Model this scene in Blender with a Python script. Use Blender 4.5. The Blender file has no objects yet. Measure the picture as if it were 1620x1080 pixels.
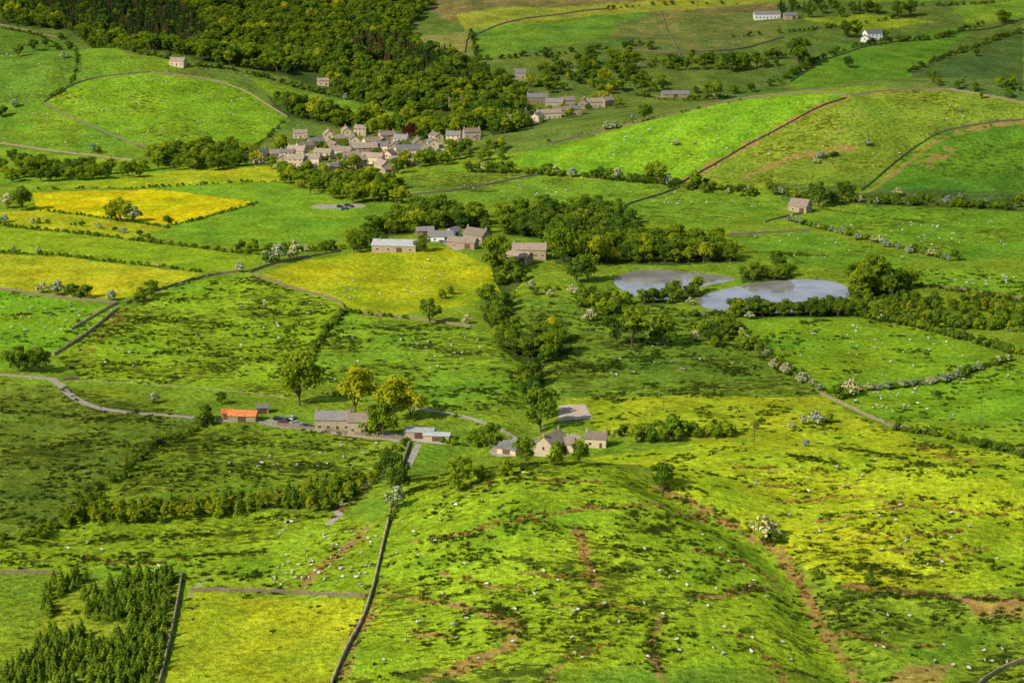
import bpy, math, random
import numpy as np
from mathutils import Vector, Matrix
random.seed(7); rng=np.random.default_rng(11)
scn=bpy.context.scene
# ---------------------------------------------------------------- viewpoint (hill top, 230 m above the valley)
FPX=3500.0; PITCH=math.radians(13.2); EYE=230.0
# ---------------------------------------------------------------- noise
def _h(ix,iy,s):
    n=(ix.astype(np.int64)*374761393+iy.astype(np.int64)*668265263+s*1442695041)&0x7fffffff
    n=((n^(n>>13))*1274126177)&0x7fffffff
    return ((n^(n>>16))&0xffff)/65535.0
def vn(x,y,s=0):
    ix=np.floor(x);iy=np.floor(y);fx=x-ix;fy=y-iy
    fx=fx*fx*(3-2*fx);fy=fy*fy*(3-2*fy)
    a=_h(ix,iy,s);b=_h(ix+1,iy,s);c=_h(ix,iy+1,s);d=_h(ix+1,iy+1,s)
    return (a*(1-fx)+b*fx)*(1-fy)+(c*(1-fx)+d*fx)*fy
def fbm(x,y,s=0,o=4):
    t=0;a=.5
    for i in range(o):
        t=t+a*vn(x,y,s+i*17);x=x*2.03+5.1;y=y*2.03+1.7;a*=.5
    return t
def sm(a,b,x):
    t=np.clip((x-a)/(b-a),0,1);return t*t*(3-2*t)
def G(x,y,cx,cy,sx,sy,p=2.0,sx2=None,sy2=None):
    wx=np.where(x<cx,sx,sx2 or sx);wy=np.where(y<cy,sy,sy2 or sy)
    return np.exp(-(np.abs(x-cx)/wx)**p-(np.abs(y-cy)/wy)**p)
# ---------------------------------------------------------------- terrain height
def H0(x,y):
    x=np.asarray(x,float);y=np.asarray(y,float)
    t=(y-1660)/70.0
    sp=70*np.where(t>20,t,np.log1p(np.exp(np.clip(t,-30,20))))
    z=420*(1-np.exp(-sp*.15/420))
    z=z+226*np.clip(1-y/430.,0,1)**1.7
    far=sm(500,620,y)
    z=z+far*(5.0*(fbm(x/190,y/190,3,2)-.37)+2.6*(fbm(x/42,y/52,9,2)-.37))
    rough=far*sm(900,800,y)*(.35+.65*sm(40,90,x))
    z=z+rough*(3.4*(fbm(x/24+y/60,y/30,14,3)-.43))
    z=z+sm(1650,2000,y)*(30*(fbm(x/240,y/240,31,3)-.43))
    z=z+sm(1300,1450,y)*4.0*(fbm(x/60,y/60,35,2)-.37)
    z=z+28*G(x,y,-300,1790,150,120,2.4,120,70)             # dome left
    z=z+16*G(x,y,-520,1760,140,120)
    z=z+50*G(x,y,305,1565,225,125,2.0,330,110)              # big right hill
    z=z+14*G(x,y,150,1500,100,70)
    z=z+18*G(x,y,18,712,62,135,2.3,66,46)                    # front knoll
    z=z+6*G(x,y,105,772,42,30)+9*G(x,y,175,742,60,45)+6*G(x,y,125,690,26,36)+7*G(x,y,190,640,50,40)
    z=z+5*G(x,y,-130,1120,70,60)+6*G(x,y,-30,1180,60,45)
    return z
SP,CP=math.sin(PITCH),math.cos(PITCH)
_ts=np.concatenate([np.arange(300,2600,1.5),np.arange(2600,5000,6)])
def sight(Hf,u,v):
    a=(u-810)/FPX;b=(540-v)/FPX
    dx,dy,dz=a,CP+b*SP,-SP+b*CP
    X=dx/dy*_ts;Z=EYE+dz/dy*_ts
    D=Z-Hf(X,_ts);i=np.argmax(D<0)
    if D[i]>=0:i=len(_ts)-1
    if i==0:i=1
    f=D[i-1]/(D[i-1]-D[i]) if D[i-1]>D[i] else 1
    f=min(max(f,0),1)
    yy=_ts[i-1]+f*(_ts[i]-_ts[i-1])
    return (dx/dy*yy,yy)
def S0(pts):return np.array([sight(H0,u,v) for u,v in pts])
def dens(p,closed=False,step=None,ch=2):
    p=np.asarray(p,float)
    for _ in range(ch):
        if closed:q=np.roll(p,-1,0);n=np.empty((2*len(p),2));n[0::2]=.75*p+.25*q;n[1::2]=.25*p+.75*q;p=n
        elif len(p)>2:
            q=p[1:];r=p[:-1];n=np.empty((2*len(r),2));n[0::2]=.75*r+.25*q;n[1::2]=.25*r+.75*q
            p=np.vstack([p[:1],n,p[-1:]])
    if step:
        d=np.r_[0,np.cumsum(np.hypot(*np.diff(p,axis=0).T))]
        k=max(2,int(d[-1]/step)+1);s=np.linspace(0,d[-1],k)
        p=np.c_[np.interp(s,d,p[:,0]),np.interp(s,d,p[:,1])]
    return p
def dist_line(x,y,p,maxd):
    out=np.full(x.shape,1e9)
    m=(x>p[:,0].min()-maxd)&(x<p[:,0].max()+maxd)&(y>p[:,1].min()-maxd)&(y<p[:,1].max()+maxd)
    if not m.any():return out
    xs=x[m];ys=y[m];o=np.full(xs.shape,1e9)
    for a,b in zip(p[:-1],p[1:]):
        d=b-a;L=max(d@d,1e-9);t=np.clip(((xs-a[0])*d[0]+(ys-a[1])*d[1])/L,0,1)
        o=np.minimum(o,np.hypot(xs-a[0]-t*d[0],ys-a[1]-t*d[1]))
    out[m]=o;return out
def inside(x,y,p):
    out=np.zeros(x.shape,bool)
    m=(x>=p[:,0].min())&(x<=p[:,0].max())&(y>=p[:,1].min())&(y<=p[:,1].max())
    if not m.any():return out
    xs=x[m];ys=y[m];o=np.zeros(xs.shape,bool);j=len(p)-1
    for i in range(len(p)):
        xi,yi=p[i];xj,yj=p[j]
        if yi!=yj:
            c=((yi>ys)!=(yj>ys))&(xs<(xj-xi)*(ys-yi)/(yj-yi)+xi);o^=c
        j=i
    out[m]=o;return out
gully=dens(S0([(1040,762),(1100,800),(1170,835),(1245,885),(1268,930),(1290,990),(1335,1050),(1370,1090)]),step=6)
gully2=dens(S0([(100,850),(130,800),(200,745),(260,700),(330,668)]),step=8)
brook=dens(S0([(800,440),(790,500),(820,540),(850,590),(845,640),(835,690)]),step=8)
sunk1=dens(S0([(1360,300),(1420,250),(1480,210),(1620,190)]),step=15)
sunk2=dens(S0([(1067,294),(1150,246),(1240,201),(1340,155)]),step=15)
pondP=[dens(S0(q),True) for q in (
 [(966,440),(985,430),(1020,424),(1060,426),(1110,431),(1168,438),(1170,448),(1120,454),(1090,464),(1050,474),(1005,466),(978,454)],
 [(1094,472),(1140,456),(1200,446),(1260,440),(1320,442),(1344,452),(1344,480),(1290,490),(1200,492),(1120,488)])]
pondL=[]
for p in pondP:
    pondL.append(float(np.min(H0(p[:,0],p[:,1])))-.2)
def Hn(x,y):
    x=np.asarray(x,float);y=np.asarray(y,float);z=H0(x,y)
    sh=x.shape;x=x.ravel();y=y.ravel();z=z.ravel().copy()
    for ln,w,dp in ((gully,10,4.5),(gully2,8,2.0),(brook,8,2.5),(sunk1,7,3.0),(sunk2,6,2.0)):
        d=dist_line(x,y,ln,w*3);z-=dp*np.exp(-(d/w)**2)
    for p,L in zip(pondP,pondL):
        cl=np.vstack([p,p[:1]]);d=dist_line(x,y,cl,45);i=inside(x,y,p)
        k=np.where(i,1.0,np.exp(-(d/16)**2))
        z=z*(1-k)+k*np.where(i,L-.6*np.clip(d/2.5,0,1)-.02,L+.25)
    return z.reshape(sh)
def gp(u,v):
    x,y=sight(Hn,u,v);return x,y
def gl(pts):return np.array([gp(u,v) for u,v in pts])
def hz(x,y):return float(Hn(np.array([x]),np.array([y]))[0])
# ---------------------------------------------------------------- node helpers
def newmat(n):
    m=bpy.data.materials.new(n);m.use_nodes=True;nt=m.node_tree;nt.nodes.clear()
    return m,nt
class N:
    def __init__(s,nt):s.nt=nt
    def n(s,t,**k):
        o=s.nt.nodes.new(t)
        for a,b in k.items():setattr(o,a,b)
        return o
    def l(s,a,b):s.nt.links.new(a,b)
    def put(s,sock,v):
        if isinstance(v,bpy.types.NodeSocket):s.l(v,sock)
        else:sock.default_value=v
    def math(s,op,a,b=0.,c=None,clamp=False):
        o=s.n('ShaderNodeMath',operation=op,use_clamp=clamp);s.put(o.inputs[0],a);s.put(o.inputs[1],b)
        if c is not None:s.put(o.inputs[2],c)
        return o.outputs[0]
    def noise(s,vec,scale,detail=3,rough=.55):
        o=s.n('ShaderNodeTexNoise');s.l(vec,o.inputs['Vector']);o.inputs['Scale'].default_value=scale
        o.inputs['Detail'].default_value=detail;o.inputs['Roughness'].default_value=rough;return o.outputs['Fac']
    def mix(s,f,a,b,bt='MIX'):
        o=s.n('ShaderNodeMix',data_type='RGBA',blend_type=bt);s.put(o.inputs[0],f)
        s.put(o.inputs[6],a if isinstance(a,bpy.types.NodeSocket) else (*a,1));s.put(o.inputs[7],b if isinstance(b,bpy.types.NodeSocket) else (*b,1));return o.outputs[2]
    def mr(s,v,a,b,c=0.,d=1.,smooth=True):
        o=s.n('ShaderNodeMapRange',interpolation_type='SMOOTHSTEP' if smooth else 'LINEAR');s.put(o.inputs[0],v)
        for i,q in zip((1,2,3,4),(a,b,c,d)):s.put(o.inputs[i],q)
        return o.outputs[0]
    def attr(s,n):
        return s.n('ShaderNodeAttribute',attribute_name=n)
# ---------------------------------------------------------------- ground material
def ground_mat():
    m,nt=newmat('meadow_ground');q=N(nt)
    pos=q.n('ShaderNodeNewGeometry').outputs['Position']
    tint=q.attr('tint').outputs['Color']
    sep=q.n('ShaderNodeSeparateColor');q.l(q.attr('mask').outputs['Color'],sep.inputs[0])
    R,Gc,B=sep.outputs
    nM=q.noise(pos,.05,4,.62);nS=q.noise(pos,.42,4,.72);nF=q.noise(pos,2.0,2,.7)
    v=q.math('MULTIPLY',q.mr(nM,.25,.75,.72,1.28),q.mr(nS,.25,.75,.52,1.48))
    v=q.math('MULTIPLY',v,q.mr(nF,.2,.8,.72,1.30))
    vv=q.n('ShaderNodeCombineXYZ')
    for i in range(3):q.l(v,vv.inputs[i])
    col=q.mix(1.,tint,vv.outputs[0],'MULTIPLY')
    nL=q.noise(pos,.022,4,.65)
    yl=q.mix(1.,col,(1.22,1.05,.9),'MULTIPLY');col=q.mix(q.mr(nL,.48,.66),col,yl)
    gr=q.mix(1.,col,(.74,.88,.95),'MULTIPLY');col=q.mix(q.mr(nL,.48,.34),col,gr)
    # rushes
    patch=q.mr(nL,.35,.65,-.07,.07)
    mp=q.n('ShaderNodeMapping');q.l(pos,mp.inputs[0]);mp.inputs['Scale'].default_value=(.5,1,1)
    n1=q.noise(mp.outputs[0],.37,6,.76)
    rn=q.math('ADD',n1,patch)
    thr=q.math('SUBTRACT',.735,q.math('MULTIPLY',R,.266))
    rf=q.mr(rn,thr,q.math('ADD',thr,.034))
    rcol=q.mix(nM,(.018,.052,.008),(.105,.130,.016))
    col=q.mix(q.math('MULTIPLY',rf,.90),col,rcol)
    # dry / brown
    bn=q.math('ADD',q.noise(mp.outputs[0],.24,6,.76),q.mr(nM,.3,.7,-.07,.07))
    bt=q.math('SUBTRACT',.80,q.math('MULTIPLY',Gc,.40))
    bf=q.mr(bn,bt,q.math('ADD',bt,.06))
    bcol=q.mix(nS,(.14,.075,.02),(.62,.38,.13))
    col=q.mix(q.math('MULTIPLY',bf,.85),col,bcol)
    # bare track
    pcol=q.mix(nF,(.32,.27,.21),(.52,.46,.38))
    pf=q.mr(q.math('ADD',B,q.math('MULTIPLY',q.math('SUBTRACT',nS,.5),.6)),.42,.60)
    col=q.mix(pf,col,pcol)
    bs=q.n('ShaderNodeBsdfDiffuse');q.l(col,bs.inputs['Color'])
    bp=q.n('ShaderNodeBump');bp.inputs['Strength'].default_value=.95;bp.inputs['Distance'].default_value=.9
    hh=q.math('ADD',q.math('MULTIPLY',nS,1.5),q.math('MULTIPLY',nF,.45))
    q.l(hh,bp.inputs['Height']);q.l(bp.outputs[0],bs.inputs['Normal'])
    o=q.n('ShaderNodeOutputMaterial');q.l(bs.outputs[0],o.inputs[0]);return m
def simple_mat(name,c1,c2,scale=1.,rough=.85,bump=.3,spec=.2,kind='noise'):
    m,nt=newmat(name);q=N(nt);pos=q.n('ShaderNodeNewGeometry').outputs['Position']
    rnd=q.n('ShaderNodeObjectInfo').outputs['Random']
    if kind=='stone':
        vo=q.n('ShaderNodeTexVoronoi');q.l(pos,vo.inputs['Vector']);vo.inputs['Scale'].default_value=scale
        s=q.n('ShaderNodeSeparateColor');q.l(vo.outputs['Color'],s.inputs[0])
        f=q.math('ADD',q.math('MULTIPLY',s.outputs[0],.6),q.math('MULTIPLY',q.noise(pos,scale*.25,3),.4))
    else:f=q.mr(q.noise(pos,scale,5,.65),.3,.7)
    col=q.mix(f,c1,c2)
    vv=q.n('ShaderNodeCombineXYZ');k=q.mr(rnd,0,1,.72,1.2,False)
    for i in range(3):q.l(k,vv.inputs[i])
    col=q.mix(1.,col,vv.outputs[0],'MULTIPLY')
    bs=q.n('ShaderNodeBsdfPrincipled');q.l(col,bs.inputs['Base Color']);bs.inputs['Roughness'].default_value=rough
    bs.inputs['Specular IOR Level'].default_value=spec
    if bump:
        bp=q.n('ShaderNodeBump');bp.inputs['Strength'].default_value=bump;bp.inputs['Distance'].default_value=.15
        q.l(f,bp.inputs['Height']);q.l(bp.outputs[0],bs.inputs['Normal'])
    o=q.n('ShaderNodeOutputMaterial');q.l(bs.outputs[0],o.inputs[0]);return m
def leaf_mat(name,c1,c2,tr=.3):
    m,nt=newmat(name);q=N(nt)
    rnd=q.n('ShaderNodeObjectInfo').outputs['Random'];sh=q.attr('leafvar').outputs['Fac']
    col=q.mix(sh,c1,c2)
    a=q.mix(1.,col,(1.35,1.18,.85),'MULTIPLY');b=q.mix(1.,col,(.62,.76,.88),'MULTIPLY')
    col=q.mix(rnd,a,b)
    d=q.n('ShaderNodeBsdfDiffuse');q.l(col,d.inputs[0]);t=q.n('ShaderNodeBsdfTranslucent');q.l(col,t.inputs[0])
    mx=q.n('ShaderNodeMixShader');mx.inputs[0].default_value=tr;q.l(d.outputs[0],mx.inputs[1]);q.l(t.outputs[0],mx.inputs[2])
    o=q.n('ShaderNodeOutputMaterial');q.l(mx.outputs[0],o.inputs[0]);return m
M_ground=ground_mat()
M_wall=simple_mat('dry_stone',(.13,.10,.065),(.33,.26,.17),2.5,kind='stone',bump=.8)  # far walls: stone colour darkened to offset the sun on them
M_wallf=simple_mat('dry_stone_shade_lift',(.26,.19,.12),(.58,.46,.31),2.5,kind='stone',bump=.8)  # same stone, colour lightened to offset the shaded side of nearer walls
M_stone=simple_mat('house_stone',(.40,.31,.20),(.62,.49,.34),2.0,kind='stone')
M_vill=simple_mat('village_stone',(.44,.35,.23),(.68,.55,.39),2.0,kind='stone')
M_stone2=simple_mat('house_stone_dark',(.26,.195,.12),(.44,.35,.23),2.0,kind='stone')
M_render=simple_mat('white_render',(.72,.70,.65),(.82,.80,.75),1.0,bump=.05)
M_slate=simple_mat('stone_slate_roof',(.20,.15,.11),(.36,.285,.22),1.5,.8,.5,kind='stone')
M_slate2=simple_mat('grey_slate_roof',(.14,.13,.125),(.26,.24,.23),1.5,.7,.5,kind='stone')
M_metal=simple_mat('barn_sheet_roof',(.36,.37,.38),(.50,.50,.49),.6,.6,.2)
M_rust=simple_mat('rusty_red_roof',(.50,.13,.04),(.72,.25,.08),.8,.8,.2)
M_glass=simple_mat('window_glass',(.02,.025,.03),(.04,.045,.05),1,.15,0,.5)
M_frame=simple_mat('window_frame',(.55,.53,.5),(.65,.63,.6),1,.6,0)
M_wood=simple_mat('door_wood',(.08,.05,.03),(.16,.10,.06),2,.7,.2)
M_bark=simple_mat('bark',(.09,.065,.045),(.20,.15,.11),3,.9,.6)
M_wool=simple_mat('wool',(.54,.51,.44),(.72,.69,.61),6,.95,.4)
M_sheepface=simple_mat('sheep_face',(.05,.045,.04),(.10,.09,.08),3,.9,0)
M_tyre=simple_mat('tyre',(.02,.02,.02),(.03,.03,.03),3,.9,0)
M_sand=simple_mat('riding_arena_sand',(.60,.46,.33),(.74,.59,.44),.3,.95,.2)
M_yard=simple_mat('yard_gravel',(.36,.31,.25),(.50,.44,.37),.5,.95,.2)
# ---------------------------------------------------------------- field survey: (outline, tint, rush, dry)
GM=np.array([1.36,1.10,1.8])
YG=(.26,.37,.010)
fields=[
 ([(0,0),(1620,0),(1620,150),(1200,150),(830,240),(0,250)],(.10,.18,.018),.3,.14),
 ([(650,0),(1250,0),(1150,45),(1000,60),(760,50),(700,30)],(.14,.16,.03),.4,.66),
 ([(740,25),(960,15),(1060,5),(960,60),(760,95)],(.11,.24,.015),.25,.15),
 ([(720,25),(1150,-5),(1210,2),(740,52)],(.22,.29,.02),.0,.1),
 ([(640,60),(740,50),(755,85),(700,100),(650,75)],(.17,.22,.03),.1,.6),
 ([(970,40),(1060,20),(1240,20),(1230,60),(1100,85),(1000,80)],(.12,.19,.025),.4,.6),
 ([(1260,30),(1360,22),(1480,35),(1380,50)],(.20,.31,.012),0,.1),
 ([(1500,10),(1620,0),(1620,30),(1530,35)],(.14,.27,.015),.1,0),
 ([(1240,120),(1330,75),(1430,60),(1560,35),(1500,80),(1440,120),(1350,130)],(.10,.24,.012),.2,.05),
 ([(1440,110),(1560,70),(1620,55),(1620,160),(1500,140)],(.075,.15,.02),.5,.3),
 ([(0,45),(90,62),(130,122),(70,162),(0,180)],(.10,.22,.014),.62,.2),
 ([(95,65),(200,85),(310,105),(240,118),(135,122)],(.125,.26,.012),.4,0),
 ([(70,162),(130,125),(240,113),(380,133),(460,190),(400,232),(245,236),(150,200)],(.14,.30,.010),.60,0),
 ([(0,165),(70,165),(150,202),(245,240),(210,252),(0,228)],(.125,.26,.012),.5,0),
 ([(390,120),(560,160),(700,195),(500,190),(440,160)],(.14,.29,.012),.3,0),
 ([(0,230),(240,255),(400,262),(420,285),(60,300),(0,290)],(.15,.30,.012),.25,.1),
 ([(410,250),(480,235),(640,230),(720,225),(700,250),(600,270),(520,285),(440,280)],(.20,.28,.04),0,.15),
 ([(70,298),(300,268),(470,262),(440,290),(300,294)],YG,0,0),
 ([(50,305),(240,299),(405,320),(270,356),(180,345),(60,333)],(.41,.45,.005),0,0),
 ([(240,297),(440,288),(560,325),(600,340),(500,385),(420,395),(250,375),(275,356),(408,320)],(.135,.30,.012),.0,0),
 ([(0,335),(60,333),(265,360),(200,378),(0,356)],(.27,.36,.01),0,0),
 ([(0,358),(200,380),(410,402),(395,428),(320,430),(120,404),(0,398)],(.18,.33,.01),0,.05),
 ([(0,402),(120,408),(320,433),(230,463),(185,474),(0,456)],(.29,.37,.010),.05,.05),
 ([(0,460),(120,475),(185,487),(140,520),(85,555),(0,585)],(.13,.31,.010),.4,0),
 ([(410,440),(470,415),(560,400),(700,390),(775,420),(800,455),(740,482),(640,497),(548,490),(520,470)],(.27,.37,.008),.25,.05),
 ([(90,562),(190,490),(330,440),(400,437),(540,480),(500,530),(480,600),(450,625),(130,600)],(.185,.34,.010),.76,.22),
 ([(548,495),(740,517),(790,540),(830,600),(840,660),(660,650),(500,600),(490,560)],(.155,.31,.012),.70,.12),
 ([(800,480),(1000,470),(1150,510),(1230,580),(1300,625),(880,640),(840,570)],(.135,.26,.014),.74,.14),
 ([(890,630),(1100,625),(1300,628),(1390,672),(1200,700),(960,690)],(.24,.36,.010),.42,.12),
 ([(700,290),(850,280),(1060,297),(1250,320),(1210,352),(1000,355),(800,330)],(.13,.27,.012),.70,.05),
 ([(590,285),(720,270),(860,278),(720,310),(640,310)],(.125,.24,.014),.68,.1),
 ([(1250,350),(1380,320),(1620,335),(1620,410),(1500,408),(1340,368)],(.13,.29,.012),.70,0),
 ([(1150,370),(1280,366),(1470,408),(1400,425),(1230,420)],(.125,.29,.012),.64,0),
 ([(1420,425),(1620,430),(1620,475),(1440,452)],(.15,.31,.012),.45,0),
 ([(1170,500),(1330,495),(1440,515),(1595,565),(1390,615),(1310,620),(1230,575)],(.15,.31,.010),.44,0),
 ([(1310,625),(1400,618),(1500,603),(1620,568),(1620,670),(1420,668)],(.14,.31,.010),.56,0),
 ([(1400,672),(1620,672),(1620,720),(1500,695)],(.17,.32,.010),.55,0),
 ([(840,240),(1050,185),(1180,155),(1340,150),(1240,200),(1150,245),(1065,295),(900,275),(800,260)],(.135,.32,.010),.42,.0),
 ([(1340,152),(1480,140),(1620,165),(1620,190),(1480,208),(1420,248),(1360,300),(1080,292),(1150,247),(1240,202)],(.15,.26,.014),.62,.44),
 ([(1500,208),(1620,192),(1620,330),(1370,310),(1430,250)],(.09,.24,.012),.55,.15),
 ([(1220,290),(1360,305),(1620,305),(1620,335),(1380,325),(1240,318)],(.085,.17,.02),.75,.4),
 ([(0,605),(100,612),(330,665),(225,715),(105,820),(0,862)],(.14,.23,.014),.80,.34),
 ([(330,672),(640,690),(640,735),(560,745),(440,770),(180,790),(230,715)],(.17,.29,.012),.80,.24),
 ([(0,865),(110,830),(420,808),(530,815),(612,832),(590,940),(300,930),(280,905),(0,903)],(.185,.335,.010),.68,.15),
 ([(300,935),(578,945),(545,1030),(520,1090),(255,1090)],(.235,.355,.010),.30,.26),
 ([(0,908),(85,908),(60,1000),(0,1090),(250,1090),(285,910)],(.18,.28,.012),.5,.2),
 ([(620,830),(645,770),(740,740),(950,735),(1060,775),(1250,890),(1300,1000),(1360,1090),(530,1090),(600,930)],(.20,.36,.010),.70,.22),
 ([(930,725),(1100,700),(1400,675),(1620,725),(1620,930),(1330,925),(1250,880),(1130,810),(1050,765)],(.28,.42,.010),.58,.36),
 ([(1270,925),(1620,940),(1620,1090),(1380,1090),(1310,990)],(.17,.31,.012),.75,.40),
 ([(1500,940),(1620,945),(1620,980),(1550,975)],(.25,.25,.03),.5,.7),
 ([(1390,1090),(1430,1052),(1510,1048),(1480,1090)],(.25,.25,.03),.5,.65),
]
streaks=[([(640,858),(740,845),(860,820)],1.3,1),([(760,832),(850,815),(920,805),(1000,802),(1115,822)],1.6,.9),([(912,832),(925,880),(942,928)],1.8,1),
 ([(680,1075),(760,1045),(835,1010),(790,975),(735,958),(600,938)],3.4,1),([(1050,975),(1028,1030),(1050,1078)],2.0,1),([(1095,943),(1160,940),(1235,930)],1.8,1),
 ([(1040,770),(1130,815),(1230,865),(1262,910),(1290,980),(1330,1040),(1365,1085)],3.2,1),([(580,835),(545,870),(490,912),(478,928)],3.6,1),
 ([(1180,282),(1240,250),(1345,236)],5,1),([(1110,280),(1220,265),(1340,262)],4,.7),([(1460,262),(1500,240)],8,.9),([(1380,300),(1430,262),(1490,212),(1620,192)],4,1),
 ([(1070,292),(1150,245),(1240,200),(1345,152)],4,1),([(600,930),(590,960),(560,1010),(535,1080)],3,.8),([(540,810),(580,770),(600,760)],3,.5),
 ([(1290,825),(1350,815),(1450,800)],3,.8),([(1230,795),(1330,780),(1420,795)],2.4,.8),([(1420,870),(1500,885),(1560,870)],3,.8),([(130,560),(190,495),(240,470)],4,.6),
 ([(880,960),(960,955),(1010,965)],1.6,.9),([(650,1000),(700,1005)],2.4,.8),([(1440,700),(1540,745)],3,.5),([(1340,160),(1480,142),(1600,160)],6,.7),([(1000,75),(1050,40),(1080,10)],6,.8),
 ([(1340,925),(1450,938),(1620,945)],2.4,.8),([(740,770),(830,760),(960,765)],1.6,.7),([(1150,735),(1240,745),(1340,740)],2,.7),([(990,800),(1080,805),(1160,830)],2.2,.9),
 ([(820,905),(880,915),(940,910)],1.3,.8),([(700,905),(760,925),(840,935)],1.3,.8),([(1150,1000),(1210,1030),(1240,1080)],1.6,.8),([(860,1080),(900,1040),(960,1020)],1.4,.8),([(1330,1000),(1420,1030),(1480,1020)],2,.8),
 ([(1100,870),(1180,890),(1230,925)],1.4,.8),([(1480,800),(1560,815),(1620,805)],2,.7),([(1360,845),(1440,850),(1520,840)],1.8,.7),([(120,880),(220,890),(300,885)],1.4,.7),([(1180,770),(1260,765)],1.5,.7)]
rushstreaks=[([(975,902),(1020,896),(1065,903)],3),([(780,1062),(860,1066)],4),([(720,884),(790,886),(860,893)],2),([(1400,985),(1450,975),(1510,992)],5),([(1370,1005),(1420,1025)],4),([(350,902),(400,915)],3),
 ([(880,585),(980,578),(1100,572),(1170,592)],6),([(180,500),(300,508),(420,520),(500,515)],5),([(220,556),(340,560),(450,572)],4),([(130,540),(230,535)],3),([(560,540),(660,545),(740,560)],4),([(1090,945),(1150,938),(1220,932)],2),
 ([(640,862),(760,848),(850,828)],1.5),([(1040,985),(1025,1030),(1050,1070)],2),([(700,955),(800,965),(830,990)],2.5),([(1290,700),(1400,720),(1520,760)],3),([(1450,890),(1540,895)],4),([(1340,935),(1480,945),(1600,948)],2),
 ([(1300,880),(1400,905),(1500,915)],3),([(1560,790),(1600,800)],2),([(640,1070),(720,1080)],4),([(870,955),(960,962)],1.5),([(1000,840),(1060,835)],2),([(1250,720),(1330,735)],2),([(60,720),(140,715)],5),([(20,650),(150,660),(260,668)],4),
 ([(250,740),(400,735),(540,742)],5),([(280,700),(450,705),(600,712)],4),([(40,860),(200,850),(400,840)],2.5),([(180,885),(300,880),(420,872)],2),([(740,300),(900,315),(1050,330)],6),([(1300,330),(1450,350),(1560,365)],6),([(1100,400),(1180,398),(1300,405)],4),
 ([(620,300),(700,292),(800,290)],5),([(880,510),(960,530),(1100,535)],4),([(600,620),(720,610),(800,630)],3)]
paths=[([(0,592),(60,596),(88,600),(112,628),(150,645),(210,653),(300,660),(360,664),(430,668),(500,680),(560,690),(640,694)],1.8,.9),
 ([(85,598),(140,602),(220,606),(330,613),(450,628)],1.0,.6),([(655,644),(700,652),(745,660),(785,676),(812,690)],1.5,.8),([(790,715),(810,695),(850,700),(905,690)],4,.9),
 ([(662,703),(652,722),(645,738)],1.4,.9),([(604,750),(575,768),(548,785),(530,800),(542,812),(520,828)],1.5,.85),([(300,945),(308,925),(330,912)],1.2,.5),([(512,327),(560,326)],8,.9),
 ([(480,60),(474,95),(490,105)],3,.6),([(640,694),(600,687)],5,.9),([(455,672),(430,668)],5,.9),([(825,120),(826,150),(822,185)],4,.5),([(560,250),(620,238),(700,222)],4,.6),([(480,245),(560,250)],4,.6),([(800,188),(880,172),(950,165)],4,.5)]
# ---------------------------------------------------------------- terrain sheet
def build_terrain():
    ya=np.r_[np.linspace(-400,490,50),1/np.linspace(1/500.,1/2450.,1060),np.linspace(2470,6500,70)]
    inn=np.linspace(-.275,.275,1000);out=.275+np.linspace(.02,1,36)**2*2.2
    s=np.r_[-out[::-1],inn,out]
    W=np.maximum(ya,450.)
    X=s[None,:]*W[:,None];Y=np.repeat(ya[:,None],len(s),1)
    x=X.ravel();y=Y.ravel();z=Hn(x,y)
    nr,nc=X.shape
    co=np.c_[x,y,z].astype(np.float32)
    i=(np.arange(nr-1)[:,None]*nc+np.arange(nc-1)[None,:]).ravel()
    f=np.c_[i,i+1,i+nc+1,i+nc].astype(np.int32)
    me=bpy.data.meshes.new('terrain');me.vertices.add(len(co));me.vertices.foreach_set('co',co.ravel())
    me.loops.add(f.size);me.loops.foreach_set('vertex_index',f.ravel())
    me.polygons.add(len(f));me.polygons.foreach_set('loop_start',np.arange(0,f.size,4,dtype=np.int32))
    me.polygons.foreach_set('use_smooth',np.ones(len(f),bool))
    me.update()
    tint=np.ones((len(co),4),np.float32);tint[:,:3]=(.145,.27,.012)
    mask=np.zeros((len(co),4),np.float32);mask[:,0]=.5;mask[:,1]=.14;mask[:,3]=1
    xw=x+(fbm(x/9,y/9,77,2)-.37)*3;yw=y+(fbm(x/9,y/9,78,2)-.37)*5
    for poly,t,r,d in fields:
        p=gl(poly);m=inside(xw,yw,p);tint[m,:3]=t;mask[m,0]=r;mask[m,1]=d
    tint[:,:3]*=GM
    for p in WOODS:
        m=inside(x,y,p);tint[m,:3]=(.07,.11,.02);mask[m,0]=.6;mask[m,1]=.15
    for ln,w,k in streaks:
        p=dens(gl(ln),step=8);d=dist_line(xw,yw,p,w*4);g=np.exp(-(d/(w*1.3))**2)*k
        mask[:,1]=np.maximum(mask[:,1],g)
    for ln,w in rushstreaks:
        p=dens(gl(ln),step=8);d=dist_line(xw,yw,p,w*4);g=np.exp(-(d/(w*1.4))**2)*1.0
        mask[:,0]=np.maximum(mask[:,0],g)
    for ln,w,k in paths:
        p=dens(gl(ln),step=8);d=dist_line(x,y,p,w*3);g=np.clip(1.5-d/w,0,1)*k
        mask[:,2]=np.maximum(mask[:,2],g)
    a=me.attributes.new('tint','FLOAT_COLOR','POINT');a.data.foreach_set('color',tint.ravel())
    a=me.attributes.new('mask','FLOAT_COLOR','POINT');a.data.foreach_set('color',mask.ravel())
    me.materials.append(M_ground)
    o=bpy.data.objects.new('valley_terrain',me);scn.collection.objects.link(o)
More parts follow.
